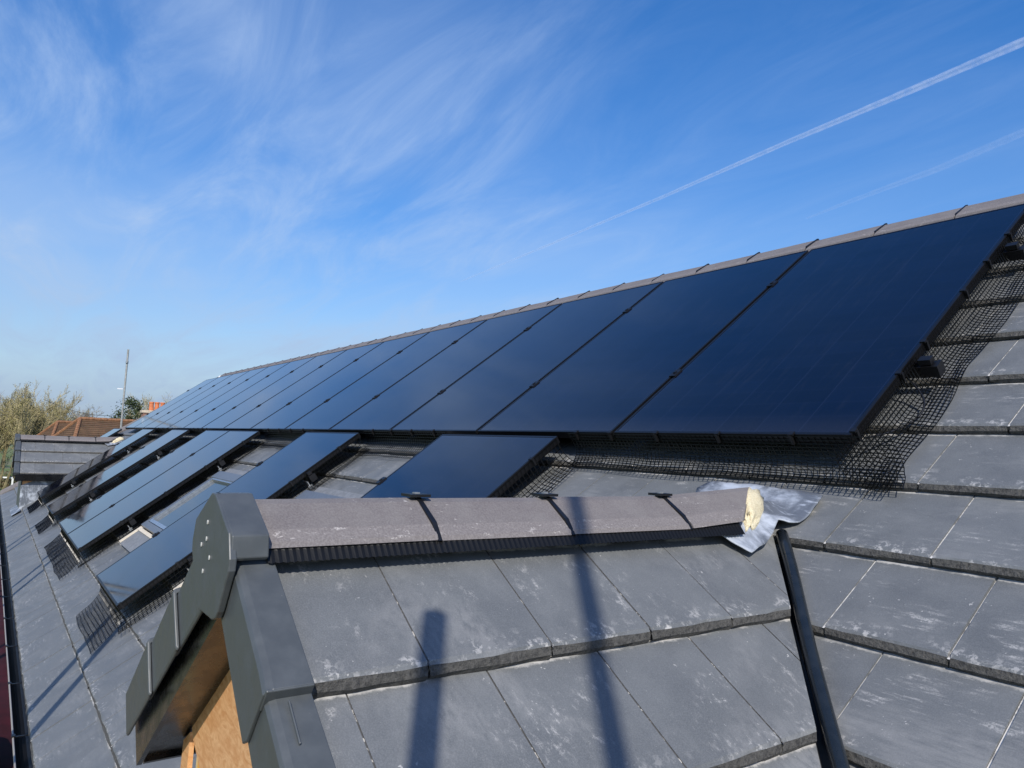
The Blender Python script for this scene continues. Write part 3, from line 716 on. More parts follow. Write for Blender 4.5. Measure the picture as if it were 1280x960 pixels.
    for j in range(15):
        th = math.pi * j / 14; row = []
        for i in range(22):
            ph = 2 * math.pi * i / 22; sx, sy, sz = math.cos(th), math.sin(th) * math.cos(ph), math.sin(th) * math.sin(ph)
            k_ = 1 + 0.30 * mnoise.noise(Vector((sx * 2.2, sy * 2.2, sz * 2.2 + 4))) + 0.16 * mnoise.noise(Vector((sx * 6, sy * 6, sz * 6 + 1)))
            x_ = 0.100 * sx * k_
            row.append((xr + x_, ys[4] - abs(x_) * 1.35 + 0.012 + 0.058 * sy * k_, za - 0.024 - abs(x_) * kx * 0.95 + 0.046 * sz * k_))
        rws.append(row)
    for row in rws: row.append(row[0])
    b.grid(rws, MORTAR)
    sub(b, 'mortar_plug', smooth=True)
    return g
gable(XR, ZR, True, 'near gable roof with brown ridge tiles and grey verge caps')
gable(-14.75, ZR + 0.0, False, 'far gable roof beyond the panels')
# lead aprons beside the far gable's foot
b = MB()
for (xa, xb, sa, sb) in ((-14.05, -13.90, -1.9, -1.1), (-14.9, -13.75, -2.28, -2.14)):
    b.face([MP(xa, sa, TREF + 0.022), MP(xb, sa, TREF + 0.022), MP(xb, sb, TREF + 0.022), MP(xa, sb, TREF + 0.022)], LEAD)
hobj(b, 'lead_apron')

# valley pipe
def vpt(t, h): 
    y = 1.912 - t; x_ = VC - 0.006 - 0.07 * t - y; return Vector((x_, y, ZR - (x_ - XR) * math.tan(A) + h))
b = MB(); rnd = random.Random(2)
pts = [vpt(0.0 + 0.85 * i / 16, 0.022 + 0.002 * math.sin(i * 1.1)) + Vector((-0.006 + 0.003 * math.sin(i * 0.7), 0, 0)) for i in range(17)]
b.tube(pts, 0.0168, PIPE, 16); o = b.obj('pipe', smooth=True); tag(o, 'black round pipe lying down the roof valley from under the lead sheet', 'pipe')

# ------------------------------------------------------------------ solar panels
PW, PH = 1.040, 1.779
def frame_mesh():
    b = MB(); t = 0.011; hgt = 0.034
    b.box((PW / 2, t / 2, -hgt / 2 + 0.0012), (PW, t, hgt), FRAME); b.box((PW / 2, PH - t / 2, -hgt / 2 + 0.0012), (PW, t, hgt), FRAME)
    b.box((t / 2, PH / 2, -hgt / 2 + 0.0012), (t, PH - 2 * t, hgt), FRAME); b.box((PW - t / 2, PH / 2, -hgt / 2 + 0.0012), (t, PH - 2 * t, hgt), FRAME)
    b.box((PW / 2, PH / 2, -0.012), (PW - 2 * t, PH - 2 * t, 0.004), FRAME)
    return b.mesh('frame')
def glass_mesh():
    b = MB(); t = 0.011; b.face([(t, t, 0), (PW - t, t, 0), (PW - t, PH - t, 0), (t, PH - t, 0)], GLASS); return b.mesh('glass')
FM, GM = frame_mesh(), glass_mesh()
b = MB(); b.box((0, 0, 0.003), (0.036, 0.055, 0.006), BLACK); b.box((0, 0, 0.008), (0.012, 0.014, 0.006), FRAME); CLM = b.mesh('clamp')
def panel(x, s, label, group, clamps=()):
    P = empty('solar_panel', MP(x, s, 0), (A, 0, 0)); tag(P, label, 'solar panel', group)
    for me in (GM, FM): link(bpy.data.objects.new(me.name, me), P)
    for cx_, cs in clamps:
        c = link(bpy.data.objects.new('clamp', CLM), P); c.location = (cx_, cs, 0.001)
    return P
ordn = ['nearest', 'second', 'third', 'fourth', 'fifth', 'sixth', 'seventh', 'eighth', 'ninth', 'tenth', 'eleventh', 'twelfth', 'thirteenth', 'fourteenth']
for i in range(14):
    lab = 'nearest and largest black panel in the top row, beside the bare slates' if i == 0 else ('black panel at the far end of the top row, along the hip' if i == 13 else f'{ordn[i]} black panel from the near end of the top row under the ridge')
    cl = [(-0.010, 0.475), (-0.010, 1.365)]
    panel(-1.217 - 1.06 * i - PW, 0, lab, 'solar panels in the top row', cl)
lowlab = ['large black lower panel standing alone nearest the netted corner', 'black lower panel beside the roof window, partly behind the gable cap', 'right panel of the joined pair in the lower row',
          'left panel of the joined pair in the lower row', 'single lower panel just left of the joined pair', 'farthest single lower panel in front of the far gable', 'small looking panel beyond the far gable ridge']
for (xa, xb), lab in zip(LOW, lowlab):
    panel(xa, -0.035 - PH, lab, 'solar panels in the lower row', [(-0.010, 0.45), (-0.010, 1.33)])
# mounting rails
def rail(x0, x1, s, label, hook=True):
    b = MB(); n = -0.056
    T = lambda v_: MP(v_.x, s + v_.y, n + v_.z)
    r_ = empty('mounting_rail', MP(x1, s, n)); tag(r_, label, 'mounting rail', 'mounting rails under the panels')
    inv = Matrix.Translation(r_.location).inverted()
    def ch(b_, name):
        o = b_.obj(name); o.parent = r_; o.matrix_parent_inverse = inv
    b.box(((x0 + x1) / 2, 0, 0), (x1 - x0, 0.040, 0.040), FRAME, T); ch(b, 'rail_bar')
    b = MB(); b.box((x1 + 0.004, 0, 0), (0.012, 0.046, 0.044), BLACK, T); b.box((x1 - 0.03, 0, 0.034), (0.04, 0.030, 0.020), BLACK, T); ch(b, 'end_clamp')
    if hook:
        b = MB(); hx = x1 - 0.02
        b.box((hx, -0.045, -0.03), (0.035, 0.006, 0.055), ALU, T); b.box((hx, -0.018, -0.058), (0.035, 0.06, 0.006), ALU, T); b.box((hx + 0.02, -0.045, -0.045), (0.006, 0.03, 0.03), ALU, T); ch(b, 'roof_hook')
rail(-16.05, -1.150, 0.475, 'lower of the two black rails sticking out beside the nearest top panel', False)
rail(-16.05, -1.150, 1.365, 'upper of the two black rails sticking out beside the nearest top panel', False)
wh = ['the large lone lower panel', 'the lower panel by the roof window', 'the joined pair of lower panels', None, 'the single panel left of the pair', 'the farthest single lower panel', 'the panel beyond the far gable']
for j, ((xa, xb), w_) in enumerate(zip(LOW, wh)):
    if w_ is None: continue
    x0 = LOW[3][0] if j == 2 else xa
    rail(x0, xb + 0.045, -0.035 - PH + 0.45, f'bottom rail under {w_}'); rail(x0, xb + 0.045, -0.035 - PH + 1.33, f'top rail under {w_}')
# cable looping out beside the nearest panel
b = MB(); b.tube([MP(-1.23 + 0.02 * math.sin(i * 0.5) + 0.085 * math.sin(math.pi * i / 14), 0.42 - 0.026 * i, -0.05 - 0.055 * math.sin(math.pi * i / 14)) for i in range(15)], 0.0035, BLACK, 6)
o = b.obj('cable', smooth=True); tag(o, 'thin black cable looping out from under the nearest top panel', 'cable')

# ------------------------------------------------------------------ bird netting
def net(rows_fn, us_, nv, rad, label, clips=(), seed=0):
    """rows_fn(u, v, noise) -> point; strands both ways"""
    b = MB(); rnd = random.Random(seed)
    P = []
    for u_ in us_:
        P.append([rows_fn(u_, j / nv) + Vector((mnoise.noise(Vector((u_ * 6, j * 0.4, seed))), mnoise.noise(Vector((u_ * 6, j * 0.4, seed + 9))), mnoise.noise(Vector((u_ * 6, j * 0.4, seed + 5))))) * 0.006 * (j / nv) for j in range(nv + 1)])
    for row in P: b.tube(row, rad, NETM, 3, False)
    for j in range(nv + 1): b.tube([P[i][j] for i in range(len(P))], rad, NETM, 3, False)
    o = b.obj('bird_net'); tag(o, label, 'netting', 'black bird netting round the panels')
    if clips:
        for c in clips:
            q = MB(); q.box((c[0], c[1], 0.002), (0.018, 0.018, 0.008), BLACK, lambda v_: MP(v_.x, v_.y, v_.z)); q.box((c[0] + c[2] * 0.008, c[1] + c[3] * 0.008, -0.016), (0.010, 0.010, 0.034), BLACK, lambda v_: MP(v_.x, v_.y, v_.z)); co = q.obj('clip'); co.parent = o
    return o
def curve(pl, v_):
    L_ = [0]
    for a_, c_ in zip(pl[:-1], pl[1:]): L_.append(L_[-1] + math.hypot(c_[0] - a_[0], c_[1] - a_[1]))
    t = v_ * L_[-1]
    for i in range(len(pl) - 1):
        if t <= L_[i + 1] + 1e-9:
            f = (t - L_[i]) / (L_[i + 1] - L_[i]); return (pl[i][0] + (pl[i + 1][0] - pl[i][0]) * f, pl[i][1] + (pl[i + 1][1] - pl[i][1]) * f)
    return pl[-1]
SIDE = [(0.003, -0.006), (0.008, -0.030), (0.020, -0.065), (0.045, -0.092), (0.085, -0.103), (0.155, -0.106)]
DOWN = [(0.003, -0.006), (0.006, -0.045), (0.014, -0.078), (0.040, -0.100), (0.080, -0.108), (0.125, -0.110)]
def frange(a_, c_, st): n_ = max(2, int(round(abs(c_ - a_) / st))); return [a_ + (c_ - a_) * i / n_ for i in range(n_ + 1)]
def wob(s_): return 0.85 + 0.22 * mnoise.noise(Vector((s_ * 2.3, 4.1, 0)))
net(lambda u_, v_: MP(-1.217 + curve(SIDE, v_)[0] * wob(u_), u_ - 0.02 * v_, curve(SIDE, v_)[1]), frange(-0.115, 1.80, 0.018), 14, 0.0017,
    'black netting draped down the right side of the nearest top panel', [(-1.217, s_, 1, 0) for s_ in (0.02, 0.36, 0.57, 0.95, 1.20, 1.45, 1.7)], 1)
net(lambda u_, v_: MP(u_ + 0.05 * v_, -curve(DOWN, v_)[0] * wob(u_ + 7), curve(DOWN, v_)[1]), frange(-2.56, -1.10, 0.022), 14, 0.0017,
    'black netting hanging below the two nearest top panels above the lead', [(x_, 0.0, 0, -1) for x_ in (-2.5, -2.28, -2.02, -1.72, -1.42)], 2)
gaps = [(-4.79, -3.66, 'the gap beside the lone lower panel'), (-7.14, -5.87, 'the gap holding the roof window'), (-10.21, -9.28, 'the gap left of the joined pair'), (-12.69, -11.29, 'the gap between the two far single panels')]
for i, (xa, xb, w_) in enumerate(gaps):
    net(lambda u_, v_: MP(u_, -curve(DOWN, v_)[0] * 1.35 * wob(u_), curve(DOWN, v_)[1]), frange(xa, xb, 0.028), 10, 0.0018,
        f'black netting under the top row in {w_}', [(xa + (xb - xa) * (q + 0.5) / 4, 0, 0, -1) for q in range(4)], 10 + i)
sl = ['the large lone lower panel', 'the lower panel by the roof window', 'the joined pair of lower panels', None, 'the single panel left of the pair', 'the farthest single lower panel', 'the panel beyond the far gable']
for i, ((xa, xb), w_) in enumerate(zip(LOW, sl)):
    if w_ is None: continue
    st = 0.024 if i < 2 else 0.030
    o = net(lambda u_, v_, xb=xb: MP(xb + curve(SIDE, v_)[0] * wob(u_ + xb) * 1.05, u_ - 0.03 * v_, curve(SIDE, v_)[1]), frange(-1.86, -0.05, st), 9, 0.0019,
        f'black netting along the right edge of {w_}', [(xb, -0.035 - PH + s_, 1, 0) for s_ in (0.02, 0.38, 0.8, 1.2, 1.6)] if i < 3 else (), 30 + i)
    if i in (0,): continue
    xa2 = LOW[3][0] if i == 2 else xa
    FL = [(0.003, -0.006), (0.012, -0.05), (0.05, -0.085), (0.13, -0.10), (0.24, -0.104)]
    net(lambda u_, v_, xb=xb: MP(u_ + 0.10 * v_, -0.035 - PH - curve(FL, v_)[0] * (0.75 + 0.25 * wob(u_)), curve(FL, v_)[1]), frange(xa2 + 0.12, xb + 0.02, 0.026), 12, 0.0018,
        f'flap of black netting below the foot of {w_}', (), 50 + i)

# ------------------------------------------------------------------ roof window between the lower panels
def roof_window(xa, xb, sb, st, label):
    o = empty('roof_window', MP(xa, sb, TREF), (A, 0, 0)); tag(o, label, 'roof window', 'roof windows between the panels')
    w_, h_ = xb - xa, st - sb
    b = MB(); fw_ = 0.055; G_ = simple('window_grey', (0.16, 0.165, 0.17), 0.35, 0.3, 0.1, 40)
    b.box((w_ / 2, fw_ / 2, 0.03), (w_, fw_, 0.075), G_); b.box((w_ / 2, h_ - fw_ / 2, 0.032), (w_, fw_ * 1.6, 0.085), G_)
    b.box((fw_ / 2, h_ / 2, 0.031), (fw_, h_ - 2 * fw_, 0.072), G_); b.box((w_ - fw_ / 2, h_ / 2, 0.031), (fw_, h_ - 2 * fw_, 0.072), G_)
    b.obj('frame', o)
    b = MB(); i_ = 0.075
    b.box((w_ / 2, i_, 0.042), (w_ - 0.13, 0.03, 0.05), ALU); b.box((w_ / 2, h_ - i_, 0.042), (w_ - 0.13, 0.03, 0.05), ALU); b.box((i_, h_ / 2, 0.042), (0.02, h_ - 0.18, 0.05), ALU); b.box((w_ - i_, h_ / 2, 0.042), (0.02, h_ - 0.18, 0.05), ALU)
    b.obj('sash', o)
    b = MB(); mg = Mat('window_glass'); mg.set(Base_Color=(0.02, 0.03, 0.035), Roughness=0.03, IOR=1.5)
    b.face([(0.08, 0.08, 0.045), (w_ - 0.08, 0.08, 0.045), (w_ - 0.08, h_ - 0.08, 0.045), (0.08, h_ - 0.08, 0.045)], mg.m); b.obj('pane', o)
    b = MB(); FL_ = simple('flashing_grey', (0.24, 0.24, 0.235), 0.55, 0.2, 0.15, 30)
    b.box((-0.05, h_ / 2, 0.018), (0.09, h_ + 0.1, 0.010), FL_); b.box((w_ + 0.05, h_ / 2, 0.018), (0.09, h_ + 0.1, 0.010), FL_); b.box((w_ / 2, h_ + 0.06, 0.018), (w_ + 0.2, 0.11, 0.010), FL_)
    b.obj('flashing', o)
    b = MB(); CR = simple('cream_apron', (0.66, 0.58, 0.46), 0.7, 0, 0.1, 40)
    b.box((w_ / 2, -0.105, 0.022), (w_ + 0.2, 0.20, 0.006), FL_); b.box((-0.08, -0.10, 0.030), (0.03, 0.20, 0.016), CR); b.box((w_ / 2, -0.004 - 0.02, 0.030), (w_ + 0.19, 0.03, 0.014), CR)
    b.obj('apron', o)
roof_window(-6.86, -6.06, -1.34, -0.60, 'roof window with pale apron between two lower panels left of the gable cap')
roof_window(-4.62, -3.85, -1.34, -0.62, 'roof window just showing over the gable ridge between two lower panels')

# ------------------------------------------------------------------ scaffold
TUBE = simple('scaffold_tube', (0.40, 0.39, 0.36), 0.5, 0.5, 0.25, 14)
def pole(x, y, z0_, z1_, label, group, lean=(0, 0), coup=()):
    o = empty('scaffold_pole', (x, y, z0_)); tag(o, label, 'scaffold pole', group)
    b = MB(); h_ = z1_ - z0_; b.tube([(lean[0] * t, lean[1] * t, h_ * t) for t in (0, 0.5, 1)], 0.0242, TUBE, 12); b.obj('tube', o, smooth=False)
    for c in coup:
        t = (c - z0_) / h_; b = MB(); cx_, cy_, cz_ = lean[0] * t, lean[1] * t, c - z0_
        b.tube([(cx_, cy_, cz_ - 0.035), (cx_, cy_, cz_ + 0.035)], 0.034, GALV, 10); b.box((cx_ + 0.03, cy_ - 0.02, cz_), (0.05, 0.03, 0.045), GALV); b.obj('coupler', o)
    return o
# far standard beyond the hip: seen against the sky
k = 19.4
pole(-1.1274 * k, 0.1439 * k, 0.0, GZ + 0.1124 * k + 0.02, 'tall bare scaffold pole standing alone beyond the far end of the roof', None, (0.10, 0.02), (GZ + 0.0955 * k,))
o = MB(); o.box((-1.1212 * k - 0.01, 0.139 * k, GZ + 0.0585 * k), (0.03, 0.13, 0.025), simple('white_tag', (0.8, 0.8, 0.8), 0.5)); o = o.obj('tag'); tag(o, 'small white tag tied to the tall far scaffold pole', 'tag')
# standards beside the photographer, outside the frame, whose shadows cross the gable and the slope
tl = math.tan(SUN_EL) / math.hypot(0.85, 0.53)
def shadow_pole(pt, tip, yb, nm):
    t = (pt[1] - yb) / 0.53; x_ = pt[0] + 0.85 * t
    t2 = (tip[1] - yb) / 0.53
    pole(x_, yb, 0.0, tip[2] + GZ + t2 * math.tan(SUN_EL) * math.hypot(0.85, 0.53), nm, 'scaffold poles along the eaves', coup=(2.2,))
shadow_pole((-0.984, 0.563, -0.472), (-1.196, 0.694, -0.313), -0.30, 'scaffold pole at the eaves whose shadow ends on the near gable')
shadow_pole((-1.304, 1.136, -0.233), (-1.75, 1.42, -0.2), -0.45, 'scaffold pole at the eaves whose shadow crosses the gable ridge')
sh = [(-4.552, -2.405, -0.20, -5.9, 'first'), (-4.22, -2.40, -0.32, -6.2, 'second'), (-7.75, -2.39, -0.20, -8.8, 'third'), (-8.10, -2.39, -0.32, -9.2, 'fourth'), (-10.4, -2.4, -0.20, -11.5, 'fifth'), (-10.75, -2.4, -0.32, -11.9, 'sixth'), (-12.7, -2.4, -0.2, -13.9, 'seventh'), (-13.1, -2.4, -0.32, -14.2, 'eighth')]
for x_, s_, yb, xt, nm in sh:
    q = MP(x_, s_, TREF); t = (q.y - yb) / 0.53; px_ = q.x + 0.85 * t
    t2 = (px_ - xt) / 0.85; yt = yb + 0.53 * t2; zt = (P0.z + NN.z * TREF) + (yt - (P0.y + NN.y * TREF)) * math.tan(A)
    pole(px_, yb, 0.0, zt + t2 * math.tan(SUN_EL) * math.hypot(0.85, 0.53), f'{nm} scaffold pole along the eaves, counted from the gable', 'scaffold poles along the eaves', coup=(2.2,))
# platform boards below the gutter with a dark red sheet over them
BOARD = rag('scaffold_board', (0.22, 0.15, 0.08), (0.38, 0.28, 0.16), (0.3, 1, 1))
for i in range(3):
    b = MB(); b.box((-8.5, -0.52 + i * 0.235, 2.02), (17, 0.225, 0.038), BOARD); o = b.obj('scaffold_board'); tag(o, ['scaffold board farthest from the wall under the gutter', 'middle scaffold board under the gutter', 'scaffold board nearest the wall under the gutter'][i], 'scaffold board', 'scaffold boards below the eaves')
b = MB(); rws = []
for i in range(60):
    x_ = -2.6 - i * 0.25; rws.append([(x_, 0.045 + j * 0.045, 2.06 + 0.02 * mnoise.noise(Vector((x_ * 2, j * 0.5, 0))) + (0.0 if j < 12 else -0.5)) for j in range(14)])
b.grid(rws, SHEET); o = b.obj('sheet', smooth=True); tag(o, 'dark red sheet laid along the scaffold below the gutter', 'sheet')
b = MB(); NV = simple('navy_cloth', (0.01, 0.012, 0.05), 0.8); rnd = random.Random(4)
rings = []
for j in range(9):
    th = math.pi * j / 8; rings.append([(-5.2 + 0.42 * math.sin(th) * math.cos(ph) * rnd.uniform(0.9, 1.08), 0.10 + 0.09 * math.sin(th) * math.sin(ph), 2.16 + 0.10 * math.cos(th)) for ph in [2 * math.pi * q / 10 for q in range(10)]])
b.grid(rings, NV, True); o = b.obj('bag', smooth=True); tag(o, 'navy cloth bag with a yellow strap lying below the gutter', 'bag')
b = MB(); b.tube([(-4.78 + 0.02 * math.sin(i), 0.12 + 0.02 * math.cos(i * 1.3), 2.10 + 0.09 * math.sin(math.pi * i / 8)) for i in range(9)], 0.018, simple('yellow_strap', (0.75, 0.50, 0.04), 0.6), 6); so = b.obj('strap'); so.parent = o

# ------------------------------------------------------------------ beyond the roof: house, chimney, trees
def at(d, k): return Vector((d[0] * k, d[1] * k, d[2] * k + GZ))
m = Mat('old_clay_tile'); v = m.pos(); c1 = m.noise(v, 1.4, 5, 0.65, 0.5); c2 = m.noise(v, 14, 4, 0.6)
wv = m.n('ShaderNodeTexWave', wave_type='BANDS', bands_direction='Z'); wv.inputs['Scale'].default_value = 2.6; wv.inputs['Distortion'].default_value = 1.2; m.l(v, wv.inputs['Vector'])
cb_ = m.mix(m.ramp(c1, 0.3, 0.7), (0.085, 0.045, 0.024), (0.17, 0.090, 0.046)); cb_ = m.mix(m.ramp(c2, 0.45, 0.7, 0, 0.5), cb_, (0.11, 0.10, 0.045))
m.set(Base_Color=cb_, Roughness=0.9); m.bump(m.math('ADD', wv.outputs['Fac'], c2), 0.8, 0.05); CLAY = m.m
HIPC = simple('clay_hip_tile', (0.26, 0.125, 0.06), 0.85, 0, 0.3, 9, 0.4)
def clay_house(top_l, length, drop, run, label, ridge_dir, er=1.5):
    """hipped roof: ridge starts at top_l and runs along ridge_dir; slopes fall towards the camera (+X) and the near end (-Y side)"""
    rd = Vector(ridge_dir).normalized(); sd = Vector((rd.y, -rd.x, 0))
    if sd.x < 0: sd = -sd
    h_ = empty('clay_house', (top_l.x, top_l.y, 0)); tag(h_, label, 'house', 'clay tiled houses beyond the roof')
    inv = Matrix.Translation(h_.location).inverted()
    def ch(b_, nm, **k_): o_ = b_.obj(nm, **k_); o_.parent = h_; o_.matrix_parent_inverse = inv; return o_
    r0 = top_l; r1 = top_l + rd * length; z = Vector((0, 0, -drop))
    c = [r0 - rd * er + sd * run + z, r1 + rd * er + sd * run + z, r1 + rd * er - sd * run + z, r0 - rd * er - sd * run + z]
    b = MB()
    # courses as real steps on the two faces that can be seen
    for (A0, A1, B0, B1) in ((r0, r1, c[0], c[1]), (r0, r0, c[3], c[0]), (r1, r0, c[2], c[3]), (r1, r1, c[1], c[2])):
        nC = 22; prev = None
        for i in range(nC):
            t0, t1 = i / nC, (i + 1) / nC + 0.01
            nrm = (B1 - B0).cross(A0 - B0).normalized(); nrm = nrm if nrm.z > 0 else -nrm
            p = [A0.lerp(B0, t0), A1.lerp(B1, t0), A1.lerp(B1, t1) + nrm * 0.03, A0.lerp(B0, t1) + nrm * 0.03]
            b.face(p, CLAY); b.face([p[3], p[2], p[2] - nrm * 0.03, p[3] - nrm * 0.03], CLAY)
    rf = ch(b, 'roof')
    for (p, q) in ((r0, c[0]), (r0, c[3]), (r0, r1)):
        b = MB(); nn_ = 20
        for i in range(nn_):
            a_, c_ = p.lerp(q, i / nn_), p.lerp(q, (i + 0.97) / nn_); b.tube([a_ + Vector((0, 0, 0.03)), c_ + Vector((0, 0, 0.045))], 0.10, HIPC, 8)
        o_ = b.obj('hip_tile'); o_.parent = rf; o_['kind'] = 'stuff'
    b = MB(); cc = sum(c, Vector()) / 4; zt = c[0].z - 0.05
    q = [x_ + (cc - x_) * 0.12 for x_ in c]
    for i in range(4): b.face([Vector((q[i].x, q[i].y, 0)), Vector((q[(i + 1) % 4].x, q[(i + 1) % 4].y, 0)), Vector((q[(i + 1) % 4].x, q[(i + 1) % 4].y, zt)), Vector((q[i].x, q[i].y, zt))], BRICK)
    ch(b, 'wall')
clay_house(at((-1.1587, 0.0984, 0.0150), 40), 14, 2.3, 3.3, 'brown clay tiled hipped roof behind the far gable', (-0.25, 1, 0))
clay_house(at((-1.1767, 0.0739, 0.0095), 52), 9, 2.2, 3.0, 'farther clay tiled hipped roof left of the larger one', (-0.25, 1, 0))
# chimney
k = 46; cpt = at((-1.1010, 0.1760, 0.030), k)
ch = empty('chimney', (cpt.x, cpt.y, 0)); tag(ch, 'brick chimney stack with orange clay pots beyond the hip', 'chimney')
b = MB(); b.box((0, 0.15, (cpt.z - 0.1) / 2), (0.7, 1.25, cpt.z - 0.1), BRICK); b.obj('stack', ch)
b = MB(); b.box((0, 0.15, cpt.z - 0.05), (0.82, 1.4, 0.16), simple('cream_cap', (0.60, 0.50, 0.38), 0.9, 0, 0.2, 8)); b.obj('cap', ch)
POT = simple('orange_pot', (0.58, 0.18, 0.07), 0.7, 0, 0.15, 6)
for i in range(3):
    b = MB(); y_ = 0.02 + i * 0.32; b.tube([(0, y_, cpt.z + 0.02), (0, y_, cpt.z + 0.45), (0, y_, cpt.z + 0.52), (0, y_, cpt.z + 0.58)], [0.14, 0.125, 0.15, 0.14], POT, 12); b.obj('chimney_pot', ch)
# wire
b = MB(); pa, pb = at((-1.185, 0.055, 0.040), 43), at((-1.1270, 0.149, 0.0225), 43); b.tube([pa.lerp(pb, i / 12) - Vector((0, 0, 0.35 * math.sin(math.pi * i / 12))) for i in range(13)], 0.012, BLACK, 5)
o = b.obj('overhead_wire'); tag(o, 'thin overhead wire sloping down beyond the clay roof', 'wire')

BARK = simple('olive_bark', (0.20, 0.165, 0.085), 0.9, 0, 0.35, 3)
TWIG = simple('pale_twig', (0.35, 0.295, 0.165), 0.85, 0, 0.3, 2)
BUD = simple('yellow_green_bud', (0.32, 0.28, 0.11), 0.8, 0, 0.35, 5)
GREYT = simple('grey_twig', (0.24, 0.215, 0.185), 0.9, 0, 0.25, 2)
def tree(base, height, label, seed, spread=0.45, trunks=1, twig=TWIG, bark=BARK, bud=0, levels=4, first=0.25, group='bare trees beyond the roof', rad=0.09):
    rnd = random.Random(seed)
    o = empty('bare_tree', base); tag(o, label, 'tree', group)
    tb, cb2 = MB(), MB()
    def branch(p, d, L_, r_, lv):
        n_ = 3 if lv > 1 else 2; pts = [p]; dd = d.copy()
        for i in range(n_):
            dd = (dd + Vector((rnd.gauss(0, 0.16), rnd.gauss(0, 0.16), rnd.gauss(0.07, 0.09)))).normalized(); pts.append(pts[-1] + dd * (L_ / n_))
        tgt = tb if lv >= levels - 1 else cb2
        tgt.tube(pts, [max(r_ * (1 - 0.55 * i / n_), 0.006) for i in range(n_ + 1)], bark if lv >= levels - 1 else twig, 5 if lv >= levels - 1 else 3, False)
        if lv == 0:
            if bud:
                for _ in range(bud):
                    c = pts[rnd.randrange(1, len(pts))] + Vector((rnd.uniform(-.08, .08), rnd.uniform(-.08, .08), rnd.uniform(-.08, .08))); e = rnd.uniform(0.02, 0.05)
                    a_ = Vector((rnd.gauss(0, 1), rnd.gauss(0, 1), rnd.gauss(0, 1))).normalized(); t_ = a_.orthogonal().normalized()
                    cb2.face([c + a_ * e, c + t_ * e * 0.6, c - a_ * e, c - t_ * e * 0.6], BUD)
            return
        kids = rnd.randint(4, 6) if lv > 1 else rnd.randint(5, 7)
        for i in range(kids):
            t = first + (1 - first) * (i + rnd.random()) / kids; j = min(int(t * n_), n_ - 1); f = t * n_ - j
            q = pts[j].lerp(pts[j + 1], f)
            ax = Vector((rnd.gauss(0, 1), rnd.gauss(0, 1), rnd.gauss(0.0, 0.4))).normalized()
            nd = (dd * 1.0 + ax * (spread * rnd.uniform(0.8, 1.7)) + Vector((0, 0, 0.12))).normalized()
            branch(q, nd, L_ * rnd.uniform(0.42, 0.62), r_ * 0.5, lv - 1)
    for t in range(trunks):
        a_ = rnd.uniform(0, 6.28); off_ = Vector((math.cos(a_), math.sin(a_), 0)) * (0.25 * trunks ** 0.5 if trunks > 1 else 0) * rnd.random()
        branch(off_, Vector((math.cos(a_) * 0.12, math.sin(a_) * 0.12, 1)).normalized(), height * rnd.uniform(0.55, 0.70) if trunks > 1 else height * 0.62, rad * height / 6, levels)
    tb.obj('trunk', o); cb2.obj('crown', o)
    return o
def gat(d, k): return (d[0] * k, d[1] * k, 0.0)
T = [((-1.215, 0.004), 58, 8.0, 'olive yellow coppiced bare tree at the left edge', 0.34, 3, BARK, 2), ((-1.205, 0.030), 54, 7.6, 'bare tree with yellow green buds second from the left edge', 0.36, 3, TWIG, 2),
     ((-1.196, 0.048), 63, 7.9, 'bare tree of fine brown twigs behind the far gable verge', 0.42, 2, TWIG, 1), ((-1.186, 0.062), 68, 7.7, 'thicket like bare tree left of the clay roofs', 0.46, 2, TWIG, 1),
     ((-1.176, 0.075), 72, 7.2, 'low bare tree straight behind the smaller clay roof', 0.5, 2, TWIG, 1), ((-1.157, 0.096), 75, 7.5, 'lone grey bare tree above the hip of the larger clay roof', 0.5, 1, GREYT, 0),
     ((-1.1035, 0.168), 66, 8.3, 'bare pale tree above the chimney', 0.55, 1, TWIG, 1), ((-1.078, 0.202), 64, 8.6, 'bare tree showing over the hip tiles right of the chimney', 0.5, 2, TWIG, 1),
     ((-1.232, -0.022), 52, 7.6, 'bare tree cut off by the left edge of the view', 0.36, 3, BARK, 2), ((-1.2, 0.016), 74, 9.0, 'tallest bare tree at the back of the left thicket', 0.4, 1, GREYT, 0),
     ((-1.191, 0.040), 57, 7.0, 'olive bare tree just left of the far gable end cap', 0.40, 3, TWIG, 2), ((-1.181, 0.068), 60, 6.9, 'bushy bare tree above the far gable ridge', 0.48, 3, TWIG, 2),
     ((-1.168, 0.086), 64, 6.6, 'short bare tree touching the ridge of the smaller clay roof', 0.5, 3, GREYT, 1), ((-1.221, -0.006), 70, 8.8, 'thin grey bare tree behind the left edge thicket', 0.4, 2, GREYT, 0),
     ((-1.209, 0.012), 47, 6.6, 'low yellow twigged bush in front of the left thicket', 0.45, 4, TWIG, 2), ((-1.090, 0.186), 70, 8.7, 'bare tree half hidden between chimney and hip', 0.5, 2, TWIG, 1)]
for i, (d, k, h_, lab, sp, tr, tw, bd) in enumerate(T):
    tree(gat(d, k), h_ * 0.85, lab, 60 + i, sp, tr, tw, BARK, bd, 4)
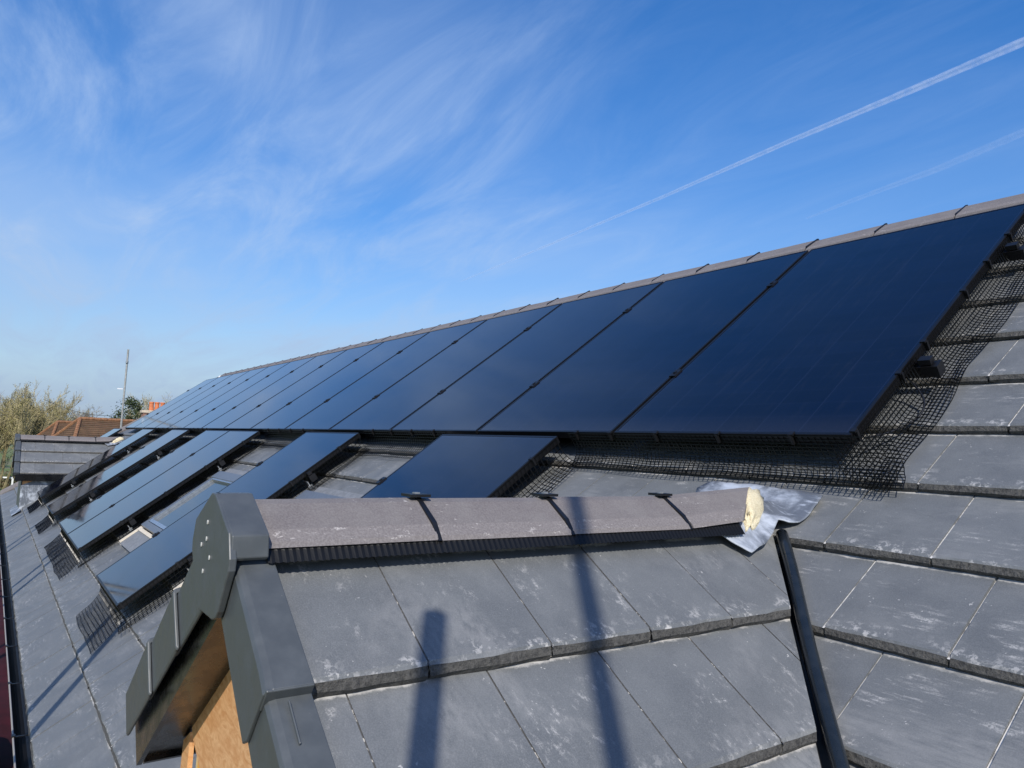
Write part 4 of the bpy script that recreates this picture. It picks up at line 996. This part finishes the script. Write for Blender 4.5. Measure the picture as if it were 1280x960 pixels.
# evergreen
def evergreen(base, height, wid, label, seed):
    rnd = random.Random(seed); o = empty('evergreen_tree', base); tag(o, label, 'tree')
    b = MB(); b.tube([(0, 0, 0), (0.1, 0, height * 0.5), (0, 0.05, height * 0.9)], [0.16, 0.11, 0.03], BARK, 7)
    for i in range(14):
        z_ = height * rnd.uniform(0.35, 0.85); a_ = rnd.uniform(0, 6.28); b.tube([(0, 0, z_), (math.cos(a_) * wid * 0.6, math.sin(a_) * wid * 0.6, z_ + 0.4)], [0.05, 0.015], BARK, 4)
    b.obj('trunk', o)
    LF = Mat('dark_leaf'); LF.set(Base_Color=LF.mix(LF.island(), (0.018, 0.035, 0.012), (0.075, 0.10, 0.030)), Roughness=0.7)
    b = MB(); cl = []
    for i in range(46):
        z_ = rnd.uniform(0.30, 1.0); r_ = wid * math.sqrt(max(0.05, 1 - ((z_ - 0.55) / 0.5) ** 2)) * rnd.uniform(0.35, 1.0); a_ = rnd.uniform(0, 6.28); cl.append((Vector((math.cos(a_) * r_, math.sin(a_) * r_, z_ * height)), rnd.uniform(0.25, 0.55)))
    for c, rr in cl:
        for _ in range(110):
            p = c + Vector((rnd.gauss(0, 1), rnd.gauss(0, 1), rnd.gauss(0, 0.8))) * rr * 0.6; e = rnd.uniform(0.035, 0.085)
            a_ = Vector((rnd.gauss(0, 1), rnd.gauss(0, 1), rnd.gauss(0, 1))).normalized(); t_ = a_.orthogonal().normalized()
            b.face([p + a_ * e, p + t_ * e * 0.6, p - a_ * e, p - t_ * e * 0.6], LF.m)
    b.obj('crown', o)
evergreen(gat((-1.118, 0.153), 52), 6.2, 1.15, 'dark evergreen tree between the far pole and the chimney', 5)
evergreen(gat((-1.1275, 0.140), 50), 4.7, 0.55, 'small dark evergreen bush left of the far pole', 6)
# rail and hedge by the lawn at the far left
b = MB(); RW = simple('white_rail', (0.75, 0.75, 0.72), 0.6); p, q = at((-1.26, -0.09, -0.0655), 47), at((-1.205, 0.03, -0.0685), 47)
rl_ = empty('rail_fence', (p.x, p.y, 0)); tag(rl_, 'white horizontal rail fence at the edge of the lawn', 'fence'); inv = Matrix.Translation(rl_.location).inverted()
b.tube([p, q], 0.055, RW, 8); o = b.obj('rail'); o.parent = rl_; o.matrix_parent_inverse = inv
for i in range(4):
    c = p.lerp(q, i / 3); b = MB(); b.box((c.x, c.y, c.z / 2), (0.1, 0.1, c.z), RW); o = b.obj('post'); o.parent = rl_; o.matrix_parent_inverse = inv
rnd = random.Random(8); b = MB(); HL = simple('brown_hedge', (0.16, 0.12, 0.06), 0.9, 0, 0.4, 3); p, q = at((-1.28, -0.12, 0), 49), at((-1.17, 0.09, 0), 49)
for i in range(5000):
    t = rnd.random(); c = p.lerp(q, t); c.z = abs(rnd.gauss(0, 0.45)) ; c += Vector((rnd.gauss(0, 0.4), rnd.gauss(0, 0.2), 0)); e = rnd.uniform(0.04, 0.16)
    a_ = Vector((rnd.gauss(0, 1), rnd.gauss(0, 1), rnd.gauss(0, 1))).normalized(); t_ = a_.orthogonal().normalized(); b.face([c + a_ * e, c + t_ * e * 0.25, c - a_ * e, c - t_ * e * 0.25], HL)
o = b.obj('hedge'); tag(o, 'low brown hedge behind the white rail by the lawn', 'hedge')

# ------------------------------------------------------------------ contrails: real trails 9 km up
def contrail(pts, rads, dens, label, seed):
    m = Mat('contrail_vapour'); tr = m.n('ShaderNodeBsdfTransparent'); df = m.n('ShaderNodeBsdfDiffuse'); df.inputs[0].default_value = (0.95, 0.96, 1.0, 1)
    tl_ = m.n('ShaderNodeBsdfTranslucent'); tl_.inputs[0].default_value = (0.95, 0.96, 1.0, 1); ad = m.n('ShaderNodeMixShader'); ad.inputs[0].default_value = 0.5; m.l(df.outputs[0], ad.inputs[1]); m.l(tl_.outputs[0], ad.inputs[2])
    lw = m.n('ShaderNodeLayerWeight'); lw.inputs['Blend'].default_value = 0.5
    edge = m.math('SUBTRACT', 1.0, lw.outputs['Facing']); nz = m.noise(m.pos((0.001, 0.001, 0.001)), 4.5, 5, 0.65, 0.5)
    al = m.math('MULTIPLY', m.math('MULTIPLY', m.math('POWER', edge, 1.3), m.ramp(nz, 0.25, 0.65, 0.25, 1.0)), dens, True)
    mx = m.n('ShaderNodeMixShader'); m.l(al, mx.inputs[0]); m.l(tr.outputs[0], mx.inputs[1]); m.l(ad.outputs[0], mx.inputs[2])
    out = [n_ for n_ in m.t.nodes if n_.type == 'OUTPUT_MATERIAL'][0]; m.l(mx.outputs[0], out.inputs[0])
    P = []; RR = []
    for i in range(len(pts) - 1):
        for t in range(12):
            f = t / 12; P.append(Vector(pts[i]).lerp(Vector(pts[i + 1]), f)); RR.append((rads[i] * (1 - f) + rads[i + 1] * f) * (1 + 0.2 * mnoise.noise(Vector((i * 3 + f * 9, seed, 0)))))
    P.append(Vector(pts[-1])); RR.append(rads[-1])
    b = MB(); b.tube(P, RR, m.m, 16, False); o = b.obj('contrail', smooth=True, merge=False); tag(o, label, 'contrail', 'contrails in the sky'); o.visible_shadow = True
contrail([(-4200, 16900, 9000 + GZ), (-6046, 17060, 9000), (-8379, 17358, 9000), (-11865, 17727, 9000), (-17481, 18490, 9000), (-28246, 19700, 9000), (-34000, 20300, 9000)], [105, 100, 90, 75, 62, 50, 38], 0.40, 'long white contrail rising to the right across the blue sky', 1)
contrail([(-6500, 21500, 9000), (-7733, 21862, 9000), (-10302, 22780, 9000), (-13362, 23500, 9000), (-15500, 24100, 9000)], [120, 115, 105, 80, 30], 0.13, 'shorter faint broken contrail below the long one', 2)
